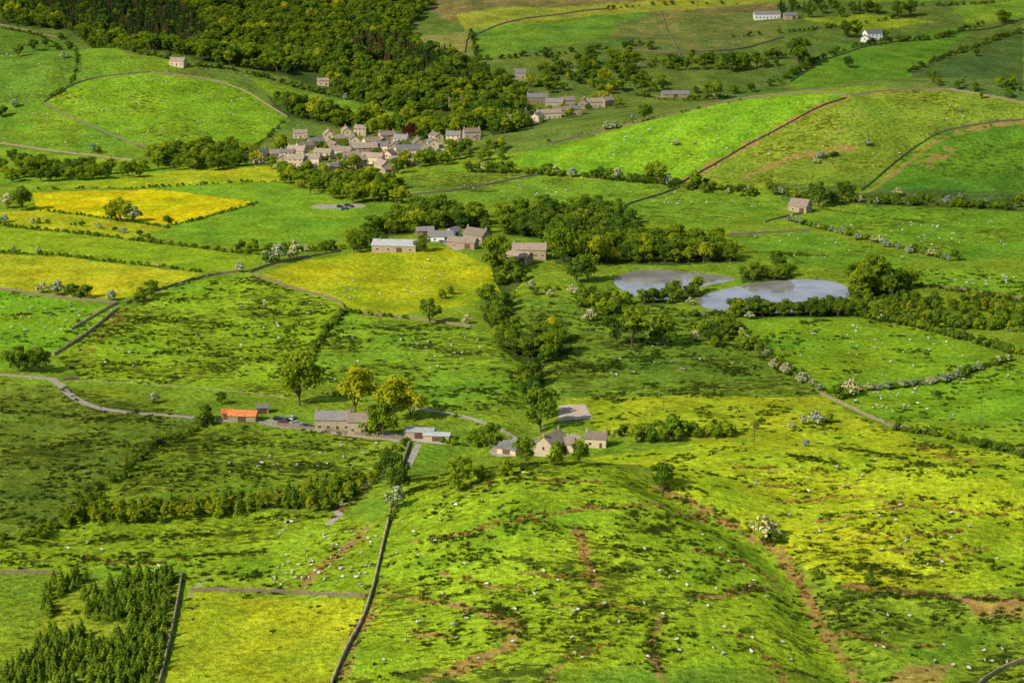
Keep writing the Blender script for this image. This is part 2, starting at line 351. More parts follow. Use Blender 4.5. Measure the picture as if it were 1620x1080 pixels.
# ---------------------------------------------------------------- mesh builder
class MB:
    def __init__(s):s.v=[];s.f=[];s.m=[]
    def add(s,vs,fs,mi=0):
        b=len(s.v);s.v+=[tuple(map(float,p)) for p in vs];s.f+=[tuple(b+i for i in f) for f in fs];s.m+=[mi]*len(fs)
    def box(s,x0,x1,y0,y1,z0,z1,mi=0):
        s.add([(x0,y0,z0),(x1,y0,z0),(x1,y1,z0),(x0,y1,z0),(x0,y0,z1),(x1,y0,z1),(x1,y1,z1),(x0,y1,z1)],
              [(0,3,2,1),(4,5,6,7),(0,1,5,4),(1,2,6,5),(2,3,7,6),(3,0,4,7)],mi)
    def tube(s,a,b,r0,r1,n=6,mi=0):
        a=Vector(a);b=Vector(b);d=(b-a).normalized();u=d.orthogonal().normalized();w=d.cross(u);V=[]
        for c,r in((a,r0),(b,r1)):
            for i in range(n):
                t=2*math.pi*i/n;V.append(c+u*math.cos(t)*r+w*math.sin(t)*r)
        s.add(V,[(i,(i+1)%n,n+(i+1)%n,n+i) for i in range(n)]+[tuple(range(n))[::-1],tuple(range(n,2*n))],mi)
    def mesh(s,name,mats,smooth=False):
        me=bpy.data.meshes.new(name);me.from_pydata(s.v,[],s.f);me.polygons.foreach_set('material_index',s.m)
        for m in mats:me.materials.append(m)
        if smooth:me.polygons.foreach_set('use_smooth',[True]*len(s.f))
        me.update();return me
def obj(name,me,parent=None,loc=(0,0,0),rz=0):
    o=bpy.data.objects.new(name,me);scn.collection.objects.link(o);o.location=loc;o.rotation_euler=(0,0,rz)
    if parent:o.parent=parent
    return o
# ---------------------------------------------------------------- plants
def cards(C,Nn,size,r):
    n=len(C);t=r.normal(size=(n,3));t-=Nn*np.sum(t*Nn,1)[:,None];t/=np.linalg.norm(t,axis=1)[:,None];b=np.cross(Nn,t)
    s=size[:,None];k=r.uniform(.6,1.,(n,1))
    v=np.stack([C-t*s,C-b*s*k*.8+t*s*.1,C+t*s,C+b*s*k],1)
    return v.reshape(-1,3)
def plant(name,kind,h,cr,mats,seed,ncards,csize,z0=.22,blossom=0,flat=1.):
    r=np.random.default_rng(seed);mb=MB();rr=random.Random(seed)
    if kind=='conifer':
        mb.tube((0,0,-.3),(0,0,h*.97),h*.018,.02,6,0)
        zz=z0*h*.3+(h*.99-z0*h*.3)*r.beta(1,1.7,ncards)
        lay=np.round(zz/h*11)/11*h;zz=lay*.65+zz*.35
        rad=cr*(1-zz/h)**.85*r.uniform(.45,1.08,ncards)*(1+.22*np.sin(zz*3))
        a=r.uniform(0,6.283,ncards);rad*=1+.18*np.sin(a*3+seed)
        C=np.c_[rad*np.cos(a),rad*np.sin(a),zz-rad*.22]
        Nn=np.c_[np.cos(a)*.6,np.sin(a)*.6,np.ones(ncards)*.8]+r.normal(size=(ncards,3))*.45
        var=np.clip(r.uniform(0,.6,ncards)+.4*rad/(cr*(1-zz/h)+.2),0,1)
        for i in range(10):
            z=h*(.15+.07*i);a0=rr.uniform(0,6.28);q=cr*(1-z/h)*.8
            mb.tube((0,0,z),(q*math.cos(a0),q*math.sin(a0),z-.1*q),.05,.01,4,0)
    else:
        nb=15 if kind=='tree' else 8
        cz=h*(z0+(1-z0)*.5);rzv=h*(1-z0)*.5
        bc=[];
        for i in range(nb):
            a=rr.uniform(0,6.28);q=rr.uniform(.3,.82);e=rr.uniform(-.8,.8)
            w=math.sqrt(max(0.05,1-e*e*.8))
            bc.append((cr*q*w*math.cos(a),cr*q*w*math.sin(a),cz+rzv*e*.82,cr*rr.uniform(.20,.38)))
        bc.append((0,0,cz+rzv*.6,cr*.34));bc.append((0,0,cz,cr*.48))
        if kind=='tree':
            mb.tube((0,0,-.4),(0,0,h*z0*1.05),h*.028,h*.020,8,0)
            mb.tube((0,0,h*z0*1.05),(cr*.05,0,h*.7),h*.020,h*.006,6,0)
            for b in bc[:9]:mb.tube((0,0,h*z0*rr.uniform(.8,1.5)),(b[0]*.8,b[1]*.8,b[2]),h*.010,h*.003,5,0)
        else:
            for b in bc[:6]:mb.tube((0,0,-.2),(b[0]*.8,b[1]*.8,b[2]),h*.02,h*.006,5,0)
        bc=np.array(bc);w=bc[:,3]**2;k=r.choice(len(bc),ncards,p=w/w.sum())
        d=r.normal(size=(ncards,3));d/=np.linalg.norm(d,axis=1)[:,None];d[:,2]=np.where(d[:,2]<-.45,-d[:,2],d[:,2])
        rad=bc[k,3]*r.uniform(.72,1.15,ncards)
        C=bc[k,:3]+d*rad[:,None]*np.array([1,1,.85*flat])
        C[:,2]=np.maximum(C[:,2],h*z0*.55 if kind=='tree' else .1)
        Nn=d+r.normal(size=(ncards,3))*.42;Nn[:,2]+=.2
        bv=r.uniform(0,1,len(bc));var=np.clip(.55*bv[k]+.45*r.uniform(0,1,ncards),0,1)
    Nn/=np.linalg.norm(Nn,axis=1)[:,None]
    S=csize*r.uniform(.6,1.25,ncards)
    V=cards(C,Nn,S,r)
    base=len(mb.v);nf=len(mb.f)
    verts=mb.v+[tuple(p) for p in V];faces=mb.f+[(base+4*i,base+4*i+1,base+4*i+2,base+4*i+3) for i in range(ncards)]
    mi=list(mb.m)
    if blossom:
        up=(Nn[:,2]>-.1)&(r.uniform(0,1,ncards)<blossom);mi+=[2 if u else 1 for u in up]
    else:mi+=[1]*ncards
    me=bpy.data.meshes.new(name);me.from_pydata(verts,[],faces);me.polygons.foreach_set('material_index',mi)
    for m in mats:me.materials.append(m)
    at=me.attributes.new('leafvar','FLOAT','FACE');at.data.foreach_set('value',np.r_[np.full(nf,.5),var].astype(np.float32));me.update()
    return me
L_mid=leaf_mat('leaves_mid',(.085,.155,.014),(.30,.41,.024),.38)
L_lite=leaf_mat('leaves_light',(.19,.25,.016),(.50,.53,.028),.40)
L_dark=leaf_mat('leaves_dark',(.050,.105,.015),(.19,.285,.026),.33)
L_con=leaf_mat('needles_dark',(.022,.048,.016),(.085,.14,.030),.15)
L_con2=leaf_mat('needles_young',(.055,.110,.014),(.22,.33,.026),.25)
L_cop=leaf_mat('leaves_copper',(.045,.014,.015),(.12,.035,.035),.2)
L_brn=leaf_mat('larch_brown',(.085,.055,.025),(.19,.12,.05),.2)
L_blo=leaf_mat('hawthorn_blossom',(.40,.40,.28),(.72,.70,.58),.3)
L_rush=leaf_mat('rush_blades',(.025,.062,.009),(.095,.13,.016),.2)
L_dry=leaf_mat('dry_grass',(.22,.13,.035),(.58,.36,.11),.3)
PR=[ # name, mesh, nominal height
 ('p00',plant('sycamore_crown','tree',12,5.9,(M_bark,L_mid),1,1900,.48,.12),12),
 ('p01',plant('ash_crown','tree',12,5.6,(M_bark,L_lite),2,1800,.46,.13),12),
 ('p02',plant('oak_crown','tree',12,6.2,(M_bark,L_dark),3,1900,.48,.10),12),
 ('p03',plant('alder_crown','tree',12,4.4,(M_bark,L_mid),4,1600,.44,.10),12),
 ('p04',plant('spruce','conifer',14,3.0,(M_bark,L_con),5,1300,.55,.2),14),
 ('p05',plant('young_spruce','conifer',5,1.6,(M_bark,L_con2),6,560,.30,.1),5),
 ('p06',plant('bush','shrub',3,2.0,(M_bark,L_mid),7,560,.25,.05),3),
 ('p07',plant('hawthorn','shrub',3.4,2.1,(M_bark,L_mid,L_blo),8,640,.23,.08,blossom=.6),3.4),
 ('p08',plant('dark_bush','shrub',3,2.0,(M_bark,L_dark),9,560,.25,.05),3),
 ('p09',plant('copper_beech','tree',12,5.6,(M_bark,L_cop),10,1500,.46,.12),12),
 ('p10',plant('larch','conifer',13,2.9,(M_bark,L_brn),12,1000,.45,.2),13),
 ('p11',plant('birch_crown','tree',9,2.6,(M_bark,L_lite),13,900,.34,.14),9),
 ('p12',plant('oak_crown_b','tree',12,6.0,(M_bark,L_dark),23,1900,.48,.10),12),
 ('p13',plant('sycamore_crown_b','tree',12,6.2,(M_bark,L_mid),24,1900,.48,.10),12)]
NOMH=[p[2] for p in PR]
def tuft(name,mat,n,h,w,seed):
    r=random.Random(seed);mb=MB()
    for i in range(n):
        a=r.uniform(0,6.28);q=r.uniform(0,w);x,y=q*math.cos(a),q*math.sin(a);b=r.uniform(0,6.28);hh=h*r.uniform(.6,1.1)
        dx,dy=math.cos(b)*.11,math.sin(b)*.11;lx,ly=x*1.35+r.uniform(-.1,.1),y*1.35+r.uniform(-.1,.1)
        mb.add([(x-dx,y-dy,-.05),(x+dx,y+dy,-.05),(lx+dx*.3,ly+dy*.3,hh),(lx-dx*.3,ly-dy*.3,hh)],[(0,1,2,3)])
    me=mb.mesh(name,[mat]);at=me.attributes.new('leafvar','FLOAT','FACE');at.data.foreach_set('value',[r.random() for _ in range(n)]);return me
# sheep: one continuous skinned body
def skinmesh(name,pts,edges,mats,faceidx):
    me=bpy.data.meshes.new(name);me.from_pydata([p[:3] for p in pts],edges,[]);o=bpy.data.objects.new(name,me);scn.collection.objects.link(o)
    md=o.modifiers.new('s','SKIN');
    for i,p in enumerate(pts):me.skin_vertices[0].data[i].radius=(p[3],p[4] if len(p)>4 else p[3])
    me.skin_vertices[0].data[0].use_root=True
    o.modifiers.new('ss','SUBSURF').levels=1
    dg=bpy.context.evaluated_depsgraph_get();dg.update();nm=bpy.data.meshes.new_from_object(o.evaluated_get(dg))
    bpy.data.objects.remove(o);nm.materials.clear()
    for m in mats:nm.materials.append(m)
    nm.polygons.foreach_set('material_index',[1 if faceidx(p.center) else 0 for p in nm.polygons]);nm.polygons.foreach_set('use_smooth',[True]*len(nm.polygons))
    nm.update();return nm
def mksheep(name,graze):
    hd=[(.62,0,.55,.10),(.78,0,.28,.085),(.90,0,.12,.055)] if graze else [(.62,0,.86,.12),(.76,0,1.02,.10),(.95,0,.95,.06)]
    P=[(0,0,.68,.30,.27),(-.38,0,.68,.28,.27),(-.55,0,.70,.16),(.36,0,.70,.26,.24)]+hd
    E=[(0,1),(1,2),(0,3),(3,4),(4,5),(5,6)]
    for sx,sy in((-.40,.16),(-.40,-.16),(.34,.14),(.34,-.14)):
        b=len(P);k=-.07 if sx<0 else .03
        P+= [(sx,sy,.42,.10),(sx+k,sy,.24,.055),(sx+.0,sy,.0,.045)]
        E+=[(1 if sx<0 else 3,b),(b,b+1),(b+1,b+2)]
    P.append((-.66,0,.50,.05));E.append((2,len(P)-1))
    return skinmesh(name,P,E,(M_wool,M_sheepface),lambda c:c[2]<.26 and abs(c[0])<.55 or c[0]>.72)
SH=[mksheep('sheep_graze',True),mksheep('sheep_stand',False)]
def coll(name,meshes):
    c=bpy.data.collections.new(name)
    for i,m in enumerate(meshes):
        c.objects.link(bpy.data.objects.new('%s_kind_%02d'%(name,i),m))
    return c
C_pl=coll('plant_library',[p[1] for p in PR])
C_tu=coll('tuft_library',[tuft('rush_a',L_rush,26,.70,.7,1),tuft('rush_b',L_rush,34,.55,1.0,2),tuft('dry_a',L_dry,26,.55,.8,3)])
C_sh=coll('flock_library',SH)
_ng={}
def scatter_group(c):
    if c.name in _ng:return _ng[c.name]
    g=bpy.data.node_groups.new('scatter_'+c.name,'GeometryNodeTree')
    g.interface.new_socket('Geometry',in_out='INPUT',socket_type='NodeSocketGeometry');g.interface.new_socket('Geometry',in_out='OUTPUT',socket_type='NodeSocketGeometry')
    n=g.nodes;l=g.links;gi=n.new('NodeGroupInput');go=n.new('NodeGroupOutput');ip=n.new('GeometryNodeInstanceOnPoints');ci=n.new('GeometryNodeCollectionInfo')
    ci.inputs['Collection'].default_value=c;ci.inputs['Separate Children'].default_value=True;ci.inputs['Reset Children'].default_value=True
    def na(nm,t):
        a=n.new('GeometryNodeInputNamedAttribute');a.data_type=t;a.inputs[0].default_value=nm
        return a.outputs[0]
    cx=n.new('ShaderNodeCombineXYZ');l.new(na('rot','FLOAT'),cx.inputs[2])
    l.new(gi.outputs[0],ip.inputs['Points']);l.new(ci.outputs[0],ip.inputs['Instance']);ip.inputs['Pick Instance'].default_value=True
    l.new(na('pid','INT'),ip.inputs['Instance Index']);l.new(cx.outputs[0],ip.inputs['Rotation']);l.new(na('scl','FLOAT_VECTOR'),ip.inputs['Scale'])
    l.new(ip.outputs[0],go.inputs[0]);_ng[c.name]=g;return g
def scatter(name,c,xy,pid,scl,rot=None,sink=.05):
    xy=np.asarray(xy,float)
    if len(xy)==0:return
    z=Hn(xy[:,0],xy[:,1])-sink;me=bpy.data.meshes.new(name);me.vertices.add(len(xy));me.vertices.foreach_set('co',np.c_[xy,z].astype(np.float32).ravel())
    a=me.attributes.new('pid','INT','POINT');a.data.foreach_set('value',np.asarray(pid,np.int32))
    scl=np.asarray(scl,float)
    if scl.ndim==1:scl=np.c_[scl,scl,scl]
    a=me.attributes.new('scl','FLOAT_VECTOR','POINT');a.data.foreach_set('vector',scl.astype(np.float32).ravel())
    a=me.attributes.new('rot','FLOAT','POINT');a.data.foreach_set('value',(rng.uniform(0,6.28,len(xy)) if rot is None else np.asarray(rot)).astype(np.float32))
    o=bpy.data.objects.new(name,me);scn.collection.objects.link(o);md=o.modifiers.new('scatter','NODES');md.node_group=scatter_group(c)
def fill(poly,sp,keep=1.):
    x0,y0=poly.min(0);x1,y1=poly.max(0);gx,gy=np.meshgrid(np.arange(x0,x1,sp),np.arange(y0,y1,sp))
    x=gx.ravel()+rng.uniform(-.45,.45,gx.size)*sp;y=gy.ravel()+rng.uniform(-.45,.45,gx.size)*sp
    m=inside(x,y,poly)&(rng.uniform(0,1,x.size)<keep);return np.c_[x[m],y[m]]
# woods: name, outline, spacing, keep, {kind:weight}, height range
MIX={0:3,2:2,3:2,12:2,13:3,1:1.0}
woods=[
 ('broadleaf_woodland',[(300,-8),(560,-8),(700,-8),(655,35),(640,62),(700,100),(750,108),(815,145),(800,185),(760,210),(700,192),(600,172),(520,142),(440,118),(330,100),(220,78),(110,48),(0,38),(0,-8)],8.0,.93,MIX,(8,15)),
 ('conifer_plantation',[(60,-8),(210,-5),(300,25),(330,60),(300,80),(200,62),(110,45),(70,20)],5.4,1,{4:5,10:1.5,12:.5},(11,15)),
 ('larch_wood',[(560,60),(640,72),(670,100),(650,112),(600,100),(550,80)],6,1,{10:3,4:2,12:1},(11,14)),
 ('conifer_wood',[(640,100),(700,88),(770,125),(740,150),(660,125)],6.,1,{4:4,2:1,0:.5},(11,15)),
 ('riverside_wood',[(800,150),(830,150),(835,205),(780,215),(770,200)],7,.9,MIX,(8,13)),
 ('riverside_wood',[(420,150),(480,165),(530,180),(600,200),(560,205),(500,195),(440,180)],8.5,.6,MIX,(8,13)),
 ('village_trees',[(500,190),(600,185),(720,200),(760,215),(740,224),(660,220),(600,210),(520,200)],8.5,.7,{0:2,1:1.5,13:2,9:.2,3:1},(8,13)),
 ('village_trees',[(430,232),(500,228),(620,226),(720,230),(700,262),(600,266),(470,262)],14,.6,{0:2,1:2,13:2,3:1},(5,9)),
 ('village_trees',[(430,266),(500,290),(600,280),(640,270),(610,288),(500,298),(440,284)],9.5,.65,{0:2,1:2,13:2,3:1},(7,11)),
 ('village_trees',[(620,264),(720,240),(800,228),(800,258),(740,258),(640,268)],8.5,.65,{0:2,1:1.5,13:2,3:1},(6,11)),
 ('village_trees',[(820,118),(880,105),(1000,110),(1060,125),(1060,145),(960,150),(900,145),(840,150)],9.5,.6,MIX,(7,13)),
 ('village_trees',[(800,205),(870,195),(960,178),(1000,165),(960,158),(830,172)],11,.4,{0:2,1:2,13:2,3:1},(6,9)),
 ('hedgerow_trees',[(240,248),(300,238),(400,240),(410,258),(330,272),(245,268)],8,.8,{0:2,13:2,2:1.5,1:1},(8,13)),
 ('hedgerow_trees',[(0,262),(60,262),(230,270),(235,284),(100,288),(0,290)],8,.65,{0:2,13:2,2:2,12:1,1:1},(7,12)),
 ('hedgerow_trees',[(440,270),(490,282),(560,285),(640,300),(640,325),(560,322),(500,312),(440,288)],8,.8,{0:2,1:2,13:2,3:1},(8,12)),
 ('farm_wood',[(555,392),(590,360),(700,330),(760,340),(775,362),(690,362),(640,372),(590,375),(570,398)],8,.75,{0:2,2:1.5,13:2,1:1.5},(8,13)),
 ('farm_wood',[(790,350),(860,335),(975,335),(1010,362),(1010,388),(870,380),(800,372)],7.6,.9,{2:2.5,12:2.5,0:2},(9,14)),
 ('farm_wood',[(870,395),(1000,378),(1090,385),(1165,400),(1165,414),(1080,420),(960,416),(880,418)],7.6,.85,{0:3,13:3,2:1,1:1},(9,13)),
 ('farm_wood',[(775,418),(815,412),(835,440),(800,470),(785,450)],7,.75,{0:2,13:1,1:1,6:2},(6,10)),
 ('stream_trees',[(765,482),(800,478),(808,505),(780,520),(765,505)],6,.85,{2:2,12:2,0:1},(7,11)),
 ('stream_trees',[(785,545),(840,540),(905,530),(905,555),(870,575),(815,570)],7,.9,{0:2,2:1,13:2,1:.7},(8,12)),
 ('stream_trees',[(820,590),(860,590),(862,625),(835,640)],7,.85,{0:1,2:2,1:1},(6,10)),
 ('stream_trees',[(780,500),(810,510),(840,540),(800,540)],7,.5,{0:1,2:2,6:1},(5,8)),
 ('pond_trees',[(1012,470),(1060,450),(1105,456),(1115,468),(1060,482),(1015,482)],5,.9,{3:2,2:1.5,0:1.5,12:1},(7,11)),
 ('pond_trees',[(1172,438),(1250,432),(1255,444),(1175,448)],5,.85,{3:2,0:2,2:1},(5.5,8)),
 ('pond_trees',[(1155,492),(1250,485),(1335,489),(1345,502),(1160,502)],4.5,.95,{2:2,12:1,0:1,3:1},(6.5,9)),
 ('pond_trees',[(1335,470),(1350,440),(1440,455),(1450,464),(1350,482)],5.6,.8,{3:2,0:2,4:.3},(8,12)),
 ('pond_scrub',[(1340,485),(1450,470),(1620,485),(1620,528),(1480,520),(1350,500)],5,.62,{8:1,6:2,3:2,2:1,11:1.5},(4,7.5)),
 ('pond_scrub',[(900,480),(960,470),(1000,480),(985,500),(910,500)],5,.7,{6:2,8:1,3:1,2:1},(4,8)),
 ('stream_scrub',[(1090,520),(1150,510),(1170,545),(1200,560),(1150,555),(1100,540)],5.5,.6,{6:2,8:1,11:1,2:1},(4,8)),
 ('young_spruce_plantation',[(92,905),(278,908),(270,965),(262,1000),(250,1090),(60,1090),(30,1050),(75,1000),(65,950)],2.6,.92,{5:1},(3.2,6.2)),
 ('young_spruce_plantation',[(0,1060),(40,1040),(60,1090),(0,1090)],2.6,.75,{5:1},(3,5.5)),
 ('shelter_belt',[(105,832),(110,814),(300,803),(440,788),(530,764),(585,760),(590,772),(548,800),(525,812),(430,806),(220,832)],3.1,.85,{11:4,5:2,3:1.5,6:1},(3.8,7.2)),
 ('garden_shrubs',[(1000,695),(1060,690),(1080,700),(1010,706)],4,.9,{6:2,3:2,11:1},(6,9)),
 ('garden_shrubs',[(1090,685),(1150,680),(1150,692),(1095,695)],3.5,.8,{6:2,8:1},(4,6)),
 ('moor_edge_trees',[(1020,100),(1090,90),(1180,95),(1270,90),(1270,105),(1170,115),(1060,112)],10,.55,MIX,(8,13)),
 ('moor_edge_trees',[(1450,130),(1540,138),(1620,130),(1620,155),(1540,160)],9,.7,MIX,(6,9)),
 ('moor_edge_trees',[(1210,15),(1300,10),(1380,18),(1400,28),(1260,26)],10,.45,{2:1,12:1,4:1},(8,13)),
 ('moor_edge_trees',[(860,90),(960,80),(1040,75),(1000,110),(880,110)],10,.4,MIX,(7,12)),
 ('moor_edge_trees',[(1060,150),(1180,142),(1260,118),(1250,135),(1180,150)],9,.35,MIX,(6,9)),
 ('hillfoot_scrub',[(1080,292),(1250,300),(1400,312),(1620,318),(1620,334),(1400,326),(1240,314),(1080,302)],7,.5,{6:2,8:3,7:1.2,0:.8},(3,6)),
]
WOODS=[]
wp=[]
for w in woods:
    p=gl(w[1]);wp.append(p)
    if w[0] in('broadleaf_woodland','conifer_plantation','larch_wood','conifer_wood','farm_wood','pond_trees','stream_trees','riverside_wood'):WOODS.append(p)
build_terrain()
excl=[wp[1],wp[2],wp[3]]
houses_xy=[]
def in_pond(x,y):
    m=np.zeros(x.shape,bool)
    for p in pondP:m|=inside(x,y,p)
    return m
# ---------------------------------------------------------------- houses
def house(u,v,L,W,Hh,rot,wall=None,roof=None,storeys=2,chim=2,name='stone_house',barn=False,pitch=.62):
    x,y=gp(u,v);z=hz(x,y)-.3;houses_xy.append((x,y,max(L,W)*.6))
    e=bpy.data.objects.new(name,None);scn.collection.objects.link(e);e.location=(x,y,z);e.rotation_euler=(0,0,math.radians(rot));e.empty_display_size=1
    wall=wall or M_stone;roof=roof or M_slate;a,b=L/2,W/2;rh=b*pitch;Hh+=.3
    mb=MB();mb.add([(-a,-b,-1),(a,-b,-1),(a,b,-1),(-a,b,-1),(-a,-b,Hh),(a,-b,Hh),(a,b,Hh),(-a,b,Hh),(-a,0,Hh+rh),(a,0,Hh+rh)],
      [(0,1,5,4),(2,3,7,6),(1,2,6,9,5),(3,0,4,8,7)]);obj('walls',mb.mesh('walls',[wall]),e)
    mb=MB();ov=.35
    for s in(-1,1):
        y1=s*(b+ov);z1=Hh-ov*pitch+.06;z0=Hh+rh+.06;t=.16
        V=[(-a-ov,0,z0),(a+ov,0,z0),(a+ov,y1,z1),(-a-ov,y1,z1)];V+=[(p[0],p[1],p[2]+t) for p in V]
        F=[(0,1,2,3),(7,6,5,4),(2,6,7,3),(1,5,6,2),(0,3,7,4)]
        mb.add(V,F if s<0 else [f[::-1] for f in F])
    obj('roof',mb.mesh('roof',[roof]),e)
    if not barn and chim:
        mb=MB()
        for cx in ([-a+.5,a-.5][:chim]):
            mb.box(cx-.4,cx+.4,-.45,.45,Hh+rh-.5,Hh+rh+1.2)
            mb.tube((cx,-.18,Hh+rh+1.2),(cx,-.18,Hh+rh+1.55),.12,.1,8);mb.tube((cx,.2,Hh+rh+1.2),(cx,.2,Hh+rh+1.55),.12,.1,8)
        obj('chimneys',mb.mesh('chimneys',[M_stone2]),e)
    g=MB();fr=MB()
    n=max(2,int(L/3.2)) if not barn else max(1,int(L/6))
    for s in(-1,1):
        for st in range(storeys):
            zc=.3+1.0+st*2.6
            if zc+1.2>Hh:continue
            for i in range(n):
                xc=-a+(i+.5)*L/n
                if st==0 and i==n//2:continue
                yo=s*b
                g.box(xc-.5,xc+.5,min(yo,yo+s*.03),max(yo,yo+s*.03),zc,zc+1.15)
                for (q0,q1,r0,r1) in((xc-.62,xc+.62,zc-.16,zc-.002),(xc-.62,xc+.62,zc+1.152,zc+1.35)):
                    fr.box(q0,q1,min(yo,yo+s*.08),max(yo,yo+s*.08),r0,r1)
                fr.box(xc-.03,xc+.03,min(yo+s*.031,yo+s*.05),max(yo+s*.031,yo+s*.05),zc,zc+1.15)
    for s in(-1,1):
        g.box(min(s*a,s*(a+.03)),max(s*a,s*(a+.03)),-.45,.45,Hh-1.6,Hh-.5)
    obj('windows',g.mesh('windows',[M_glass]),e);
    if fr.v:obj('window_surrounds',fr.mesh('frames',[M_frame]),e)
    d=MB();xc=-a+(n//2+.5)*L/n;ww=1.6 if barn else .5
    for s in(-1,1):d.box(xc-ww,xc+ww,min(s*b,s*(b+.04)),max(s*b,s*(b+.04)),.2,2.3 if not barn else min(3.0,Hh-.4))
    obj('doors',d.mesh('doors',[M_wood]),e)
    return e
R=random.Random(5)
village=[(415,254,14,7),(440,252,12,7),(470,246,15,8),(490,260,17,9),(520,222,12,8),(503,278,15,8),(525,274,12,7),(548,214,13,7),(572,213,11,7),(540,248,16,8),(575,244,18,8),
 (602,240,14,7),(622,240,12,7),(590,258,16,8),(606,270,14,8),(648,246,22,10),(662,236,14,8),(684,234,14,8),(690,224,13,7),(635,230,12,7),(560,230,13,7),(528,238,12,7),(455,252,11,7),(482,238,12,7),
 (616,254,12,7),(568,264,12,7),(718,224,13,7),(746,218,12,7),(500,234,11,7),(556,256,13,7),(640,258,13,7),(588,232,12,7),(512,252,12,7),(548,268,13,7),(676,246,12,7),(470,262,12,7),(535,228,11,7),(612,224,11,7)]
for i,(u,v,L,W) in enumerate(village):
    rot=R.choice([15,25,-20,10,75,100,-10,35,115]);house(u,v,L*R.uniform(.8,1.05),W*.92,R.choice([3.8,4.5,5.0]),rot,R.choice([M_vill,M_vill,M_stone,M_stone2]) if R.random()<.96 else M_render,R.choice([M_slate,M_slate,M_slate,M_slate2]),pitch=R.uniform(.6,.85))
    if R.random()<.5:house(u+R.choice([-7,7]),v+R.uniform(2,5),R.uniform(5,7),R.uniform(4,5.5),R.uniform(2.4,3.2),rot+90,R.choice([M_vill,M_stone2]),R.choice([M_slate,M_slate2]),name='stone_outbuilding',barn=True)
for (u,v,L,W,rot) in[(850,163,16,8,5),(878,171,14,7,-15),(896,168,12,7,20),(923,172,11,8,80),(943,170,15,8,15),(868,188,18,7,12),(850,194,12,7,70),(905,182,13,7,15),(825,190,14,7,60),(814,196,12,7,20),(886,184,12,7,10),(960,168,10,7,40),(823,124,9,9,0),(720,170,10,7,10)]:
    house(u,v,L,W,4.8,rot,R.choice([M_vill,M_stone,M_stone2]),R.choice([M_slate,M_slate2]),pitch=R.uniform(.6,.8))
# outlying
house(1213,30,24,8,4.5,5,M_render,M_slate2,name='white_farmhouse');house(1250,30,12,7,3.5,5,M_stone,M_slate2,name='stone_barn',barn=True)
house(1380,63,15,9,6,20,M_render,M_slate2,name='white_farmhouse');house(1368,66,8,7,3.5,80,M_render,M_slate2,name='white_outbuilding',barn=True)
house(282,104,12,7,4.0,-15,M_stone,M_slate,name='stone_farmhouse');house(1068,153,22,7,2.5,5,M_stone2,M_slate2,name='stone_barn',barn=True)
house(511,135,9,6,4,10,name='stone_cottage');house(475,218,10,6,4,10,name='stone_cottage')
house(1266,334,12,8,3.6,-35,M_stone2,M_slate,name='stone_field_barn',barn=True,pitch=1.0)
# mid farm
house(626,396,24,12,3.6,-8,M_stone2,M_metal,name='metal_roof_barn',barn=True,pitch=.40);house(697,381,14,8,3.2,5,M_render,M_slate2,name='farm_outbuilding',barn=True)
house(755,383,14,8,4.6,-40,M_stone2,M_slate,name='stone_farmhouse',pitch=.8);house(732,391,16,7,3.4,-20,M_stone2,M_slate,name='stone_barn',barn=True);house(716,374,9,6,3.4,60,M_render,M_slate2,name='white_outbuilding',barn=True)
house(838,406,18,9,4.6,-5,M_stone2,M_slate,name='stone_farmhouse');house(822,414,13,7,3.6,-30,M_stone,M_slate,name='stone_barn',barn=True);house(672,372,10,6,3,10,M_stone2,M_slate2,name='stone_barn',barn=True)
# lower farm
house(385,664,11,6,2.4,-5,M_stone2,M_rust,name='red_roof_shed',barn=True,pitch=.5);house(361,661,4.5,4,2.4,-5,M_stone2,M_rust,name='red_roof_shed',barn=True)
house(529,677,14,8,4.4,-4,M_stone2,M_slate2,name='stone_farmhouse');house(568,682,7.5,8,4.8,-4,M_stone,M_slate,name='stone_farmhouse')
house(665,690,11,7,2.6,-8,M_stone,M_metal,name='low_barn',barn=True,pitch=.25);house(692,695,10,5.5,2.2,-8,M_stone,M_metal,name='low_barn',barn=True,pitch=.25)
house(872,716,13,8,4.4,62,M_vill,M_slate,name='stone_farmhouse',pitch=.85);house(892,712,8,6,3.4,-10,M_stone,M_slate,name='stone_barn',barn=True)
house(943,705,8,6,3.6,-8,M_stone,M_slate,name='stone_cottage');house(806,716,8,5,2.2,-30,M_stone,M_slate2,name='stone_outbuilding',barn=True);house(832,712,10,5,2.8,-25,M_stone,M_slate2,name='stone_barn',barn=True)
house(415,652,5,4,2.3,10,M_stone2,M_slate2,name='stone_barn',barn=True)
HX=np.array(houses_xy)
def clear(xy,f=1.,pad=2.):
    if len(xy)==0:return xy
    m=~in_pond(xy[:,0],xy[:,1])
    for hx,hy,r in HX:m&=np.hypot(xy[:,0]-hx,xy[:,1]-hy)>r*f+pad
    return xy[m]
